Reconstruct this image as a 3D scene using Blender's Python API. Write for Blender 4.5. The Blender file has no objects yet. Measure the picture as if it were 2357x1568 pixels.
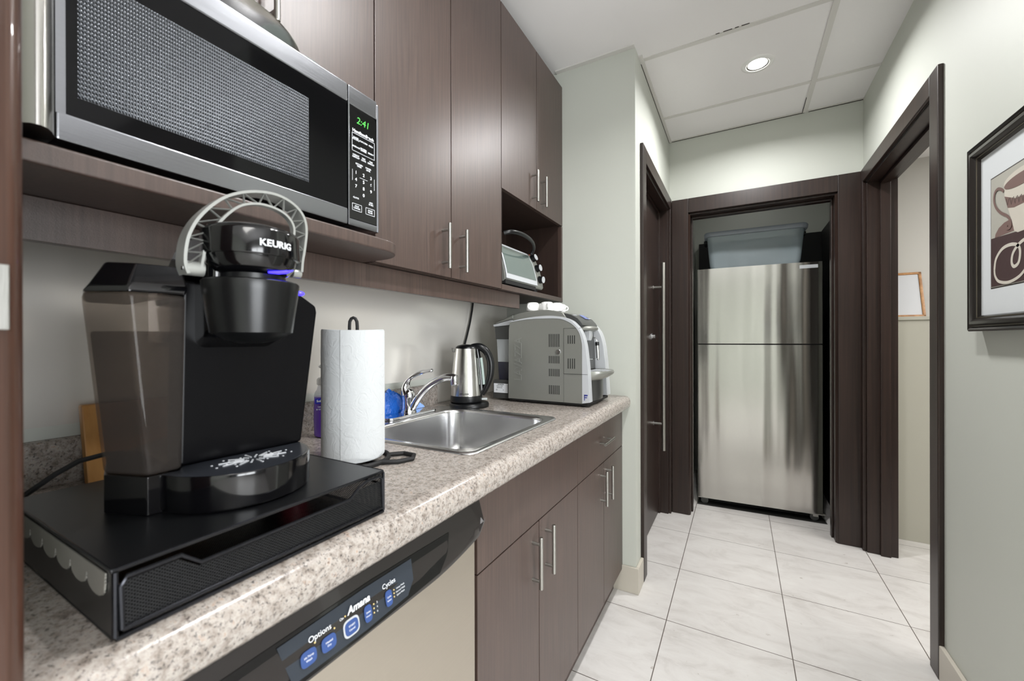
import bpy, bmesh, math, random
from mathutils import Vector, Matrix
random.seed(7)
sc = bpy.context.scene
COL = sc.collection
PI = math.pi

# ------------------------------------------------------------------ materials
def lin(c):
    return tuple((v/12.92 if v <= .04045 else ((v+.055)/1.055)**2.4) for v in [x/255 for x in c]) + (1,)
def new_mat(name):
    m = bpy.data.materials.new(name); m.use_nodes = True
    nt = m.node_tree; b = nt.nodes['Principled BSDF']
    return m, nt, b
def node(nt, t, **kw):
    n = nt.nodes.new(t)
    for k, v in kw.items():
        if k in n.inputs: n.inputs[k].default_value = v
        else: setattr(n, k, v)
    return n
def mat(name, rgb, rough=.5, metal=0, coat=0, spec=.5, bump=0, bscale=200, emit=None, estr=0, aniso=0):
    m, nt, b = new_mat(name)
    b.inputs['Base Color'].default_value = lin(rgb); b.inputs['Roughness'].default_value = rough
    b.inputs['Metallic'].default_value = metal; b.inputs['Coat Weight'].default_value = coat
    b.inputs['Specular IOR Level'].default_value = spec
    if aniso: b.inputs['Anisotropic'].default_value = aniso
    if bump:
        p = node(nt, 'ShaderNodeNewGeometry'); n = node(nt, 'ShaderNodeTexNoise', Scale=bscale, Detail=3)
        nt.links.new(p.outputs['Position'], n.inputs['Vector'])
        bp = node(nt, 'ShaderNodeBump', Strength=min(1,bump), Distance=.001 if bump < .9 else .004)
        nt.links.new(n.outputs['Fac'], bp.inputs['Height']); nt.links.new(bp.outputs[0], b.inputs['Normal'])
    if emit:
        b.inputs['Emission Color'].default_value = lin(emit); b.inputs['Emission Strength'].default_value = estr
    return m
def pos_map(nt, sc3, loc=(0,0,0), obj=False):
    g = node(nt, 'ShaderNodeTexCoord') if obj else node(nt, 'ShaderNodeNewGeometry')
    mp = node(nt, 'ShaderNodeMapping'); mp.inputs['Scale'].default_value = sc3; mp.inputs['Location'].default_value = loc
    nt.links.new(g.outputs['Object' if obj else 'Position'], mp.inputs['Vector']); return mp
def ramp(nt, fac, stops):
    r = node(nt, 'ShaderNodeValToRGB'); e = r.color_ramp.elements
    e[0].position, e[0].color = stops[0][0], stops[0][1]; e[1].position, e[1].color = stops[-1][0], stops[-1][1]
    for p, c in stops[1:-1]: x = e.new(p); x.color = c
    nt.links.new(fac, r.inputs['Fac']); return r
def wood(name, c1, c2, rough, sc3, bump=.15, coat=0, spec=.5, bscale=900):
    m, nt, b = new_mat(name)
    mp = pos_map(nt, sc3); n = node(nt, 'ShaderNodeTexNoise', Scale=1, Detail=6, Roughness=.6)
    nt.links.new(mp.outputs[0], n.inputs['Vector'])
    r = ramp(nt, n.outputs['Fac'], [(.3, lin(c1)), (.7, lin(c2))]); nt.links.new(r.outputs[0], b.inputs['Base Color'])
    b.inputs['Roughness'].default_value = rough; b.inputs['Coat Weight'].default_value = coat; b.inputs['Specular IOR Level'].default_value = spec
    g = node(nt, 'ShaderNodeNewGeometry'); n2 = node(nt, 'ShaderNodeTexNoise', Scale=bscale, Detail=2)
    nt.links.new(g.outputs['Position'], n2.inputs['Vector'])
    bp = node(nt, 'ShaderNodeBump', Strength=bump, Distance=.0004); nt.links.new(n2.outputs['Fac'], bp.inputs['Height'])
    nt.links.new(bp.outputs[0], b.inputs['Normal']); return m
def steel(name, rgb, rough, sc3, bump=.12, dist=.001, wav=None, wstr=.5, aniso=0):
    """brushed metal: noise stretched along the grain; wav adds broad waviness of the sheet"""
    m, nt, b = new_mat(name)
    b.inputs['Base Color'].default_value = lin(rgb); b.inputs['Metallic'].default_value = 1
    mp = pos_map(nt, sc3); n = node(nt, 'ShaderNodeTexNoise', Scale=1, Detail=4)
    nt.links.new(mp.outputs[0], n.inputs['Vector'])
    mr = node(nt, 'ShaderNodeMapRange'); mr.inputs['To Min'].default_value = rough*.8; mr.inputs['To Max'].default_value = rough*1.25
    nt.links.new(n.outputs['Fac'], mr.inputs['Value']); nt.links.new(mr.outputs[0], b.inputs['Roughness'])
    bp = node(nt, 'ShaderNodeBump', Strength=bump, Distance=dist); nt.links.new(n.outputs['Fac'], bp.inputs['Height'])
    out = bp
    if wav:
        mp2 = pos_map(nt, wav); n2 = node(nt, 'ShaderNodeTexNoise', Scale=1, Detail=1)
        nt.links.new(mp2.outputs[0], n2.inputs['Vector'])
        b2 = node(nt, 'ShaderNodeBump', Strength=wstr, Distance=.02); nt.links.new(n2.outputs['Fac'], b2.inputs['Height'])
        nt.links.new(bp.outputs[0], b2.inputs['Normal']); out = b2
    nt.links.new(out.outputs[0], b.inputs['Normal']); return m
def clear(name, rgb, alpha=.25, rough=.05, spec=.5, surf=None):
    """thin clear or smoked plastic / glass sheet"""
    m, nt, b = new_mat(name)
    b.inputs['Base Color'].default_value = lin(surf or rgb); b.inputs['Roughness'].default_value = rough; b.inputs['Specular IOR Level'].default_value = spec
    t = node(nt, 'ShaderNodeBsdfTransparent', Color=lin(rgb)); mx = node(nt, 'ShaderNodeMixShader', Fac=alpha)
    nt.links.new(t.outputs[0], mx.inputs[1]); nt.links.new(b.outputs[0], mx.inputs[2])
    nt.links.new(mx.outputs[0], nt.nodes['Material Output'].inputs['Surface']); return m
def meshmat(name, rgb, axes, pitch, hole=.5, metal=.6, rough=.35, back=None, diag=False):
    """perforated sheet: round holes on a staggered grid, see-through or over a backing colour"""
    m, nt, b = new_mat(name)
    b.inputs['Roughness'].default_value = rough; b.inputs['Metallic'].default_value = metal
    g = node(nt, 'ShaderNodeNewGeometry'); s = node(nt, 'ShaderNodeSeparateXYZ'); nt.links.new(g.outputs['Position'], s.inputs[0])
    def M(op, a, bb=None):
        n = nt.nodes.new('ShaderNodeMath'); n.operation = op
        for i, v in enumerate((a, bb)):
            if v is None: continue
            if isinstance(v, (int, float)): n.inputs[i].default_value = v
            else: nt.links.new(v, n.inputs[i])
        return n.outputs[0]
    k = 2*PI/pitch
    a = s.outputs[axes[0]]; c = s.outputs[axes[1]]
    if diag:
        u = M('ADD', M('MULTIPLY', a, .8), c); v = M('SUBTRACT', M('MULTIPLY', a, .8), c)
        f = M('MAXIMUM', M('SINE', M('MULTIPLY', u, k)), M('SINE', M('MULTIPLY', v, k)))
    else:
        f1 = M('MULTIPLY', M('COSINE', M('MULTIPLY', a, k)), M('COSINE', M('MULTIPLY', c, k*.58)))
        f = M('SUBTRACT', 0, M('ABSOLUTE', f1)); f = M('ADD', M('MULTIPLY', f, 1), .62)
        f = M('MULTIPLY', f, 2)
    fac = M('GREATER_THAN', f, hole)
    if back:
        mx = node(nt, 'ShaderNodeMix', data_type='RGBA')
        nt.links.new(fac, mx.inputs[0]); mx.inputs[6].default_value = lin(back); mx.inputs[7].default_value = lin(rgb)
        nt.links.new(mx.outputs[2], b.inputs['Base Color'])
        bp = node(nt, 'ShaderNodeBump', Strength=.5, Distance=.0006); nt.links.new(f, bp.inputs['Height']); nt.links.new(bp.outputs[0], b.inputs['Normal'])
    else:
        b.inputs['Base Color'].default_value = lin(rgb)
        t = node(nt, 'ShaderNodeBsdfTransparent'); ms = node(nt, 'ShaderNodeMixShader')
        nt.links.new(fac, ms.inputs[0]); nt.links.new(t.outputs[0], ms.inputs[1]); nt.links.new(b.outputs[0], ms.inputs[2])
        nt.links.new(ms.outputs[0], nt.nodes['Material Output'].inputs['Surface'])
    return m

CAB = wood('cabinet_laminate', (58,45,40), (80,63,56), .38, (170,170,5), bump=.3, spec=.9, bscale=700)
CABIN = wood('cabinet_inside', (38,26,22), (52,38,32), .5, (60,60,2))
WD = wood('dark_stained_wood', (30,21,18), (52,37,31), .36, (70,70,1.6), bump=.12, coat=0)
JAMBW = wood('brown_jamb_wood', (54,35,27), (86,58,46), .28, (70,70,1.6), bump=.12, coat=.4)
WALL = mat('wall_paint', (200,203,195), .55, bump=.08, bscale=300)
WALL2 = mat('side_room_paint', (205,203,198), .6)
CEILM = mat('ceiling_paint', (240,238,238), .8, bump=.05, bscale=200)
GRID = mat('ceiling_grid_white', (216,214,210), .6)
CRACK = mat('dark_gap', (60,56,52), .9)
BLK = mat('black_gloss_plastic', (6,6,8), .12, coat=.3)
BLKM = mat('black_satin_plastic', (13,14,16), .32, spec=.4)
BLKR = mat('black_matte', (14,14,15), .6)
DGREY = mat('dark_grey_plastic', (70,71,70), .3, metal=.3)
LGREY = mat('grey_silver_plastic', (144,145,139), .32, metal=.5)
SILV = mat('bright_silver_plastic', (205,208,212), .3, metal=.35)
WHITE = mat('white_porcelain', (238,238,236), .18, coat=.4)
WHTP = mat('white_print', (225,228,232), .5)
NICK = steel('brushed_nickel', (172,171,166), .3, (900,900,30), bump=.05)
CHROME = mat('chrome', (225,226,228), .06, metal=1)
STEEL = steel('brushed_steel_fridge', (190,188,184), .17, (700,700,3), bump=.05, wav=(9,9,.5), wstr=.45)
STEELH = steel('brushed_steel_trim', (148,150,155), .24, (12,12,900), bump=.06)
STEELV = steel('brushed_steel_vertical', (200,198,194), .22, (900,900,14), bump=.05)
SINKM = steel('sink_steel', (220,220,220), .24, (6,6,6), bump=0)
DWS = steel('dishwasher_steel', (196,188,176), .45, (14,14,800), bump=.1)
GREYM = mat('grey_handle_metal', (172,174,170), .35, metal=.5)
SPLASH = steel('splash_sheet', (232,228,221), .2, (3,3,3), bump=.0, wav=(2.4,2.4,2.2), wstr=.16)
SPLASH.node_tree.nodes['Principled BSDF'].inputs['Metallic'].default_value = .24
BLUEL = mat('blue_led', (40,30,255), .3, emit=(50,40,255), estr=6)
GREENL = mat('green_display_digits', (60,160,60), .5, emit=(90,220,80), estr=.5)
BLUEB = mat('blue_button', (52,76,130), .4)
WIRE = mat('black_coated_wire', (52,53,57), .25, metal=.85)
PURPLE = clear('purple_soap', (110,60,205), .8, .08)
CLR = clear('clear_plastic', (235,236,238), .22, .05)
SMOKE = clear('smoked_tank_plastic', (220,214,209), .2, .06, surf=(96,90,86))
WATER = clear('tank_water', (192,186,180), .16, .05, surf=(52,48,46))
GLASSP = clear('glass_plate', (215,225,225), .3, .03)
OVENG = clear('oven_glass', (170,185,178), .55, .08)
TUB = clear('clear_storage_plastic', (190,204,210), .42, .06)
nt_ = TUB.node_tree; b_ = nt_.nodes['Principled BSDF']; g_ = node(nt_,'ShaderNodeNewGeometry'); n_ = node(nt_,'ShaderNodeTexNoise',Scale=7,Detail=1); nt_.links.new(g_.outputs['Position'],n_.inputs['Vector']); p_ = node(nt_,'ShaderNodeBump',Strength=.5,Distance=.03); nt_.links.new(n_.outputs['Fac'],p_.inputs['Height']); nt_.links.new(p_.outputs[0],b_.inputs['Normal'])
TANKG = clear('translucent_grey_tank', (150,156,160), .75, .2)
NAVY = mat('navy_liquid', (24,26,44), .2)
AMBER = mat('amber_lamp',(214,190,130),.4)
PAPER = mat('label_paper', (215,218,222), .6)
BLUEP = mat('blue_plastic_film', (24,92,186), .2, coat=.5, bump=1, bscale=110)
BLUEL2 = mat('pale_blue_scourer', (150,185,240), .6)
OAK = wood('pale_wood', (176,122,58), (200,148,82), .45, (40,40,6))
GOLD = wood('gilt_wood', (150,98,44), (200,148,92), .35, (30,30,30))
FRAMEB = mat('black_bronze_frame', (40,36,32), .3, metal=.35, coat=.3)
FRAMEL = mat('bronze_bead', (120,112,98), .3, metal=.6)
MATB = mat('mat_board', (214,218,220), .7)
REDK = mat('red_pod', (170,60,70), .4)
MWM = meshmat('microwave_window_mesh', (78,81,85), (1,2), .0060, .1, .85, .30, back=(16,17,19))
RACKM = meshmat('black_wire_mesh', (34,35,37), (1,2), .0032, .35, .4, .3, diag=True)
RACKMX = meshmat('black_wire_mesh_side', (16,16,18), (0,2), .0032, .35, .4, .3, diag=True)
RACKMF = meshmat('black_wire_mesh_flat', (16,16,18), (0,1), .0032, .35, .4, .3, diag=True)
SCAL = meshmat('light_pattern_mesh', (150,148,140), (0,2), .003, -.2, .3, .5, back=(70,68,64), diag=True)

def towel_mat():
    m, nt, b = new_mat('paper_towel'); b.inputs['Base Color'].default_value = lin((192,195,196)); b.inputs['Roughness'].default_value = .85
    mp = pos_map(nt, (38,38,30)); v = node(nt, 'ShaderNodeTexNoise', Scale=1, Detail=3, Distortion=1.2); nt.links.new(mp.outputs[0], v.inputs['Vector'])
    r = ramp(nt, v.outputs['Fac'], [(.4,(0,0,0,1)),(.50,(1,1,1,1)),(.60,(.35,.35,.35,1))])
    bp = node(nt, 'ShaderNodeBump', Strength=.5, Distance=.0008); nt.links.new(r.outputs[0], bp.inputs['Height']); nt.links.new(bp.outputs[0], b.inputs['Normal']); return m
TOWEL = towel_mat()
def tile_mat():
    m, nt, b = new_mat('floor_tile')
    mp = pos_map(nt, (1,1,1), (-.8405+.4385*6, -1.807+.4373*12, 0))
    br = node(nt, 'ShaderNodeTexBrick', offset=0.0, squash=1.0)
    for k, v in (('Scale',1),('Mortar Size',.0016),('Mortar Smooth',0),('Bias',0),('Brick Width',.4385),('Row Height',.4373)): br.inputs[k].default_value = v
    nt.links.new(mp.outputs[0], br.inputs['Vector'])
    n = node(nt, 'ShaderNodeTexNoise', Scale=5, Detail=9, Roughness=.68, Distortion=.6)
    mp2 = pos_map(nt, (1,2.2,1)); nt.links.new(mp2.outputs[0], n.inputs['Vector'])
    r = ramp(nt, n.outputs['Fac'], [(.28, lin((192,188,184))),(.5, lin((211,208,205))),(.66, lin((217,215,212))),(.82, lin((210,202,192)))])
    n2 = node(nt, 'ShaderNodeTexNoise', Scale=26, Detail=4); g2 = node(nt, 'ShaderNodeNewGeometry'); nt.links.new(g2.outputs['Position'], n2.inputs['Vector'])
    r2 = ramp(nt, n2.outputs['Fac'], [(.24, lin((150,132,116))),(.30, (1,1,1,1))])
    mm = node(nt, 'ShaderNodeMix', data_type='RGBA', blend_type='MULTIPLY'); mm.inputs[0].default_value = .5
    nt.links.new(r.outputs[0], mm.inputs[6]); nt.links.new(r2.outputs[0], mm.inputs[7])
    mx = node(nt, 'ShaderNodeMix', data_type='RGBA'); nt.links.new(br.outputs['Fac'], mx.inputs[0]); nt.links.new(mm.outputs[2], mx.inputs[6]); mx.inputs[7].default_value = lin((92,84,78))
    nt.links.new(mx.outputs[2], b.inputs['Base Color']); b.inputs['Roughness'].default_value = .34; return m
TILE = tile_mat()
BASET = mat('baseboard_tile', (196,190,178), .4, bump=.2, bscale=60)
def granite():
    m, nt, b = new_mat('granite_laminate')
    g = node(nt, 'ShaderNodeNewGeometry')
    def N(s, d=5, r=.65):
        n = node(nt, 'ShaderNodeTexNoise', Scale=s, Detail=d, Roughness=r); nt.links.new(g.outputs['Position'], n.inputs['Vector']); return n.outputs['Fac']
    r = ramp(nt, N(95), [(.33, lin((128,118,110))),(.45, lin((158,149,141))),(.58, lin((178,171,164))),(.72, lin((168,146,130)))])
    rd = ramp(nt, N(240,6,.75), [(.36, lin((84,86,96))),(.47, (1,1,1,1))])
    rt = ramp(nt, N(62,5,.7), [(.60, (1,1,1,1)),(.70, lin((150,140,136)))])
    m1 = node(nt, 'ShaderNodeMix', data_type='RGBA', blend_type='MULTIPLY'); m1.inputs[0].default_value = .85
    nt.links.new(r.outputs[0], m1.inputs[6]); nt.links.new(rd.outputs[0], m1.inputs[7])
    m2 = node(nt, 'ShaderNodeMix', data_type='RGBA', blend_type='MULTIPLY'); m2.inputs[0].default_value = .8
    nt.links.new(m1.outputs[2], m2.inputs[6]); nt.links.new(rt.outputs[0], m2.inputs[7])
    nt.links.new(m2.outputs[2], b.inputs['Base Color']); b.inputs['Roughness'].default_value = .22; return m
GRAN = granite()

# ------------------------------------------------------------------ mesh tools
def wm(o):
    m = o.matrix_basis.copy()
    while o.parent: o = o.parent; m = o.matrix_basis @ m
    return m
class MB:
    def __init__(s, M=None): s.bm = bmesh.new(); s.M = M; s.mi = 0
    def _add(s, b, M=None):
        if M is not None: bmesh.ops.transform(b, matrix=M, verts=b.verts)
        if s.M is not None: bmesh.ops.transform(b, matrix=s.M, verts=b.verts)
        for f in b.faces: f.material_index = s.mi
        me = bpy.data.meshes.new('tmp'); b.to_mesh(me); b.free(); s.bm.from_mesh(me); bpy.data.meshes.remove(me); return s
    def _bev(s, b, w, seg=2, ang=.5):
        if w > 0:
            bmesh.ops.recalc_face_normals(b, faces=b.faces)
            es = [e for e in b.edges if len(e.link_faces) == 2 and e.calc_face_angle(0) > ang]
            bmesh.ops.bevel(b, geom=es, offset=w, segments=seg, profile=.5, affect='EDGES', clamp_overlap=True)
    def box(s, x0, x1, y0, y1, z0, z1, bev=0, seg=2, M=None):
        b = bmesh.new(); bmesh.ops.create_cube(b, size=1)
        bmesh.ops.transform(b, matrix=Matrix.Translation(((x0+x1)/2,(y0+y1)/2,(z0+z1)/2)) @ Matrix.Diagonal((abs(x1-x0),abs(y1-y0),abs(z1-z0),1)), verts=b.verts)
        s._bev(b, bev, seg); return s._add(b, M)
    def prism(s, pts, axis, a0, a1, bev=0, seg=2, M=None, ang=.5):
        def P(p, a): return {'x':(a,p[0],p[1]), 'y':(p[0],a,p[1]), 'z':(p[0],p[1],a)}[axis]
        b = bmesh.new(); v0 = [b.verts.new(P(p,a0)) for p in pts]; v1 = [b.verts.new(P(p,a1)) for p in pts]; n = len(pts)
        b.faces.new(v0); b.faces.new(v1[::-1])
        for i in range(n): b.faces.new((v0[i], v1[i], v1[(i+1)%n], v0[(i+1)%n]))
        bmesh.ops.recalc_face_normals(b, faces=b.faces); s._bev(b, bev, seg, ang); return s._add(b, M)
    def loft(s, rings, cap=True, closed=True, M=None, bev=0):
        b = bmesh.new(); R = [[b.verts.new(p) for p in r] for r in rings]; n = len(R[0])
        for i in range(len(R)-1):
            for j in range(n if closed else n-1):
                b.faces.new((R[i][j], R[i][(j+1)%n], R[i+1][(j+1)%n], R[i+1][j]))
        if cap: b.faces.new(R[0]); b.faces.new(R[-1][::-1])
        bmesh.ops.recalc_face_normals(b, faces=b.faces); s._bev(b, bev); return s._add(b, M)
    def lathe(s, prof, c=(0,0), seg=40, sx=1, sy=1, a0=0, a1=2*PI, M=None, cap=False):
        full = abs(a1-a0-2*PI) < 1e-6; b = bmesh.new(); n = seg if full else seg+1; R = []
        for r, z in prof:
            if r < 1e-6 and full: v = b.verts.new((c[0], c[1], z)); R.append([v]*n)
            else: R.append([b.verts.new((c[0]+sx*r*math.cos(a0+(a1-a0)*k/seg), c[1]+sy*r*math.sin(a0+(a1-a0)*k/seg), z)) for k in range(n)])
        for i in range(len(R)-1):
            for j in range(n if full else n-1):
                q = [R[i][j], R[i][(j+1)%n], R[i+1][(j+1)%n], R[i+1][j]]; u = []
                for v in q:
                    if v not in u: u.append(v)
                if len(u) > 2:
                    try: b.faces.new(u)
                    except ValueError: pass
        bmesh.ops.recalc_face_normals(b, faces=b.faces); return s._add(b, M)
    def tube(s, path, r, seg=8, closed=False, M=None, flat=None, up=None):
        """sweep a round (or flat=(a,b) elliptical) section; r may be a list"""
        P = [Vector(p) for p in path]; n = len(P); rs = r if isinstance(r, (list,tuple)) else [r]*n
        b = bmesh.new(); R = []; prev = None
        for i in range(n):
            t = (P[(i+1)%n]-P[i-1]) if closed else (P[min(i+1,n-1)]-P[max(i-1,0)])
            t.normalize()
            if prev is None:
                u = Vector(up) if up else (Vector((0,0,1)) if abs(t.z) < .9 else Vector((1,0,0)))
                prev = (u - t*u.dot(t)).normalized()
            else:
                base = Vector(up) if up else prev
                q = base - t*base.dot(t); prev = q.normalized() if q.length > 1e-4 else prev
            w = t.cross(prev); fa, fb = flat if flat else (1,1)
            R.append([b.verts.new(P[i] + prev*(fa*rs[i]*math.cos(2*PI*k/seg)) + w*(fb*rs[i]*math.sin(2*PI*k/seg))) for k in range(seg)])
        for i in range(n if closed else n-1):
            for j in range(seg): b.faces.new((R[i][j], R[i][(j+1)%seg], R[(i+1)%n][(j+1)%seg], R[(i+1)%n][j]))
        if not closed: b.faces.new(R[0]); b.faces.new(R[-1][::-1])
        bmesh.ops.recalc_face_normals(b, faces=b.faces); return s._add(b, M)
    def cyl(s, p0, p1, r, seg=16): return s.tube([p0, p1], r, seg)
    def poly(s, pts, th=None, M=None):
        b = bmesh.new(); v = [b.verts.new(p) for p in pts]; b.faces.new(v)
        if th:
            r = bmesh.ops.extrude_face_region(b, geom=b.faces[:]); bmesh.ops.translate(b, vec=th, verts=[e for e in r['geom'] if isinstance(e, bmesh.types.BMVert)])
        bmesh.ops.recalc_face_normals(b, faces=b.faces); return s._add(b, M)
    def sphere(s, c, r, sx=1, sy=1, sz=1, seg=20):
        b = bmesh.new(); bmesh.ops.create_uvsphere(b, u_segments=seg, v_segments=seg//2, radius=r)
        return s._add(b, Matrix.Translation(c) @ Matrix.Diagonal((sx,sy,sz,1)))
    def text(s, body, size, M, ext=.0003, align='CENTER', shear=0, sx=1, bold=0):
        cu = bpy.data.curves.new('t', 'FONT'); cu.body = body; cu.size = size; cu.extrude = ext; cu.align_x = align; cu.align_y = 'CENTER'; cu.shear = shear; cu.offset = bold
        ob = bpy.data.objects.new('t', cu); COL.objects.link(ob)
        dg = bpy.context.evaluated_depsgraph_get(); me = bpy.data.meshes.new_from_object(ob.evaluated_get(dg))
        b = bmesh.new(); b.from_mesh(me); bpy.data.objects.remove(ob); bpy.data.curves.remove(cu); bpy.data.meshes.remove(me)
        return s._add(b, M @ Matrix.Diagonal((sx,1,1,1)))
    def build(s, name, m, parent=None, ang=35, kind=None, sub=0):
        me = bpy.data.meshes.new(name); o = bpy.data.objects.new(name, me); COL.objects.link(o)
        if parent:
            o.parent = parent; bmesh.ops.transform(s.bm, matrix=wm(parent).inverted(), verts=s.bm.verts)
        else:
            vs = [v.co for v in s.bm.verts]
            lo = Vector([min(v[i] for v in vs) for i in range(3)]); hi = Vector([max(v[i] for v in vs) for i in range(3)])
            c = Vector(((lo.x+hi.x)/2, (lo.y+hi.y)/2, lo.z)); bmesh.ops.translate(s.bm, vec=-c, verts=s.bm.verts); o.location = c
        s.bm.to_mesh(me); s.bm.free()
        for mm in (m if isinstance(m, (list,tuple)) else [m]): me.materials.append(mm)
        me.polygons.foreach_set('use_smooth', [True]*len(me.polygons)); me.set_sharp_from_angle(angle=math.radians(ang))
        md = o.modifiers.new('weighted_normals', 'WEIGHTED_NORMAL'); md.keep_sharp = True; md.weight = 80
        if kind: o['kind'] = kind
        return o
def tag(o, label, cat, group=None):
    o['label'] = label; o['category'] = cat
    if group: o['group'] = group
    return o
def thing(name, label, cat, loc, rz=0, group=None):
    o = bpy.data.objects.new(name, None); o.empty_display_size = .05; COL.objects.link(o)
    o.location = loc; o.rotation_euler = (0,0,rz); return tag(o, label, cat, group)
def struct(name, mb, m, parent=None, **k): return mb.build(name, m, parent, kind=None if parent else 'structure', **k)
def copy_tree(o, parent=None):
    c = o.copy(); COL.objects.link(c); c.parent = parent
    for ch in [x for x in list(COL.objects) if x.parent == o]: copy_tree(ch, c)
    return c
def smooth(p, n=5):
    o = []; P = [Vector(q) for q in p]
    for i in range(len(P)-1):
        a,b_,c_,d_ = P[max(i-1,0)],P[i],P[i+1],P[min(i+2,len(P)-1)]
        for k in range(n):
            u = k/n; o.append(tuple(.5*((2*b_)+(-a+c_)*u+(2*a-5*b_+4*c_-d_)*u*u+(-a+3*b_-3*c_+d_)*u**3)))
    o.append(tuple(P[-1])); return o
# frames for lettering: on a plane facing +X (text runs along +Y), on a plane facing -Y (text runs along +X)
def FX(x, y, z, roll=0): return Matrix.Translation((x,y,z)) @ Matrix(((0,0,1,0),(1,0,0,0),(0,1,0,0),(0,0,0,1))) @ Matrix.Rotation(roll, 4, 'Z')
def FY(x, y, z, roll=0): return Matrix.Translation((x,y,z)) @ Matrix.Rotation(PI/2, 4, 'X') @ Matrix.Rotation(roll, 4, 'Z')

# ------------------------------------------------------------------ the room
H = 2.53
def rect(mb, x0,x1,y0,y1,z0,z1, bev=0): return mb.box(x0,x1,y0,y1,z0,z1,bev)
struct('floor', MB().box(-.3,4.5,-3.1,4.4,-.06,0), TILE)
struct('ceiling', MB().box(-.3,1.86,-3.1,4.4,H,H+.08).box(1.86,4.5,-3.1,1.17,H,H+.08), CEILM)
struct('ceiling_2', MB().box(1.86,4.1,1.17,4.4,2.27,2.35), CEILM)
struct('wall_left', MB().box(-.12,0,.09,1.93,0,H), WALL)                       # behind the counter
struct('wall_left_return', MB().box(-.12,.63,-.02,.085,0,H).box(.50,.63,-3.0,-.02,0,H), WALL)
struct('wall_unseen_office', MB().box(4.4,4.5,-3.1,1.17,0,.2).box(4.4,4.5,-3.1,1.17,2.15,H).box(4.4,4.5,-3.1,-2.6,.2,2.15).box(4.4,4.5,.7,1.17,.2,2.15).box(1.85,4.4,1.05,1.17,0,H), mat('unseen_office_paint',(132,128,122),.7))  # unseen office, built with its window to light the alcove
struct('fill_window_1', MB().box(4.42,4.46,-2.6,-2.54,.2,2.15).box(4.42,4.46,.64,.7,.2,2.15).box(4.42,4.46,-2.6,.7,.2,.26).box(4.42,4.46,-2.6,.7,2.09,2.15).box(4.42,4.46,-.98,-.92,.2,2.15), WHITE)   # unseen window frame, added for the fill light into the alcove
w = MB()                                                                          # pier and left hall wall with its door opening
w.box(-.12,.69,1.93,2.06,0,H).box(.57,.69,2.06,2.105,0,H).box(.57,.69,2.928,3.0,0,H).box(.57,.69,2.105,2.928,2.055,H)
struct('wall_pier', w, WALL)
w = MB(); w.box(.69,.808,2.98,3.10,0,H).box(1.608,1.722,2.98,3.10,0,H).box(.808,1.608,2.98,3.10,2.025,H).box(.57,.69,3.0,3.10,0,H).box(1.722,1.86,2.98,3.10,0,H)
struct('wall_far', w, WALL)
w = MB(); w.box(1.722,1.85,1.05,2.01,0,H).box(1.722,1.85,2.93,2.98,0,H).box(1.722,1.85,2.01,2.93,2.045,H)
struct('wall_right', w, WALL)
struct('wall_back', MB().box(.5,4.5,-3.1,-3.0,0,H), WALL)
w = MB(); w.box(.66,.76,3.10,4.02,0,H).box(1.72,1.80,3.10,4.02,0,H).box(.66,1.80,4.02,4.10,0,H)
struct('wall_closet', w, WALL)
struct('wall_half', MB().box(1.85,4.0,3.2,3.36,0,1.29).box(1.85,4.0,3.19,3.36,1.285,1.305,.002), mat('half_wall_shaded_paint',(184,182,170),.6))  # greenish paint, darkened to carry the shade on the lower wall
w = MB(); w.box(1.85,4.0,3.36,3.46,0,2.3).box(4.0,4.1,1.17,3.46,0,2.3)
struct('wall_side_room', w, WALL2)
# baseboards of tile
b = MB(); b.box(.55,.704,1.917,1.93,0,.12,.003).box(.69,.704,1.93,2.034,0,.12,.003)
struct('baseboard_left', b, BASET)
struct('baseboard_right', MB().box(1.708,1.722,1.05,1.944,0,.12,.003), BASET)
# ceiling grid: flush painted bars and their thin shadow gaps
g = MB()
g.box(.69,1.722,2.028,2.050,H-.004,H).box(1.440,1.464,2.05,2.98,H-.005,H).box(.69,1.722,2.632,2.654,H-.004,H)
g.box(.69,.708,2.0,2.98,H-.006,H).box(.30,.69,1.905,1.93,H-.006,H).box(.708,1.722,2.964,2.98,H-.003,H)
struct('trim_1', g, GRID)
g = MB(); g.box(.69,1.45,2.977,2.9795,H-.006,H-.001).box(.6895,.6925,2.06,2.98,H-.008,H-.001).box(1.47,1.722,2.977,2.9795,H-.006,H-.001).box(1.4385,1.441,2.80,2.98,H-.006,H-.001)
for a,bb in ((1.02,1.035),(1.05,1.085),(1.095,1.11),(1.12,1.15)): g.box(a,bb,2.024,2.027,H-.002,H-.0005)
struct('trim_2', g, CRACK)
# door casings (dark stained wood)
def casing_x(name, xf, sgn, ya, yb, zt, wdt, wall_x, depth, label_parts=True):
    """casing round an opening in a wall that runs along Y; xf face, depth of the lined jamb"""
    m = MB()
    xs = sorted((xf, wall_x+sgn*.001))
    m.box(xs[0],xs[1],ya-wdt,ya,0,zt+wdt,.004).box(xs[0],xs[1],yb,yb+wdt*.62,0,zt+wdt,.004).box(xs[0],xs[1],ya-.001,yb+.001,zt,zt+wdt,.004)
    xj = sorted((wall_x, wall_x+sgn*depth)); xo = sorted((wall_x+sgn*depth*.42, wall_x+sgn*depth*.75))
    for (y0,y1) in ((ya-.002,ya+.012),(yb-.012,yb+.002)): m.box(xj[0],xj[1],y0,y1,0,zt,.002)
    m.box(xj[0],xj[1],ya,yb,zt-.012,zt+.002,.002)
    m.box(xo[0],xo[1],yb-.028,yb-.012,0,zt-.012,.003).box(xo[0],xo[1],ya+.012,ya+.028,0,zt-.012,.003).box(xo[0],xo[1],ya+.012,yb-.012,zt-.028,zt-.012,.003)
    return struct(name, m, WD)
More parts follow.
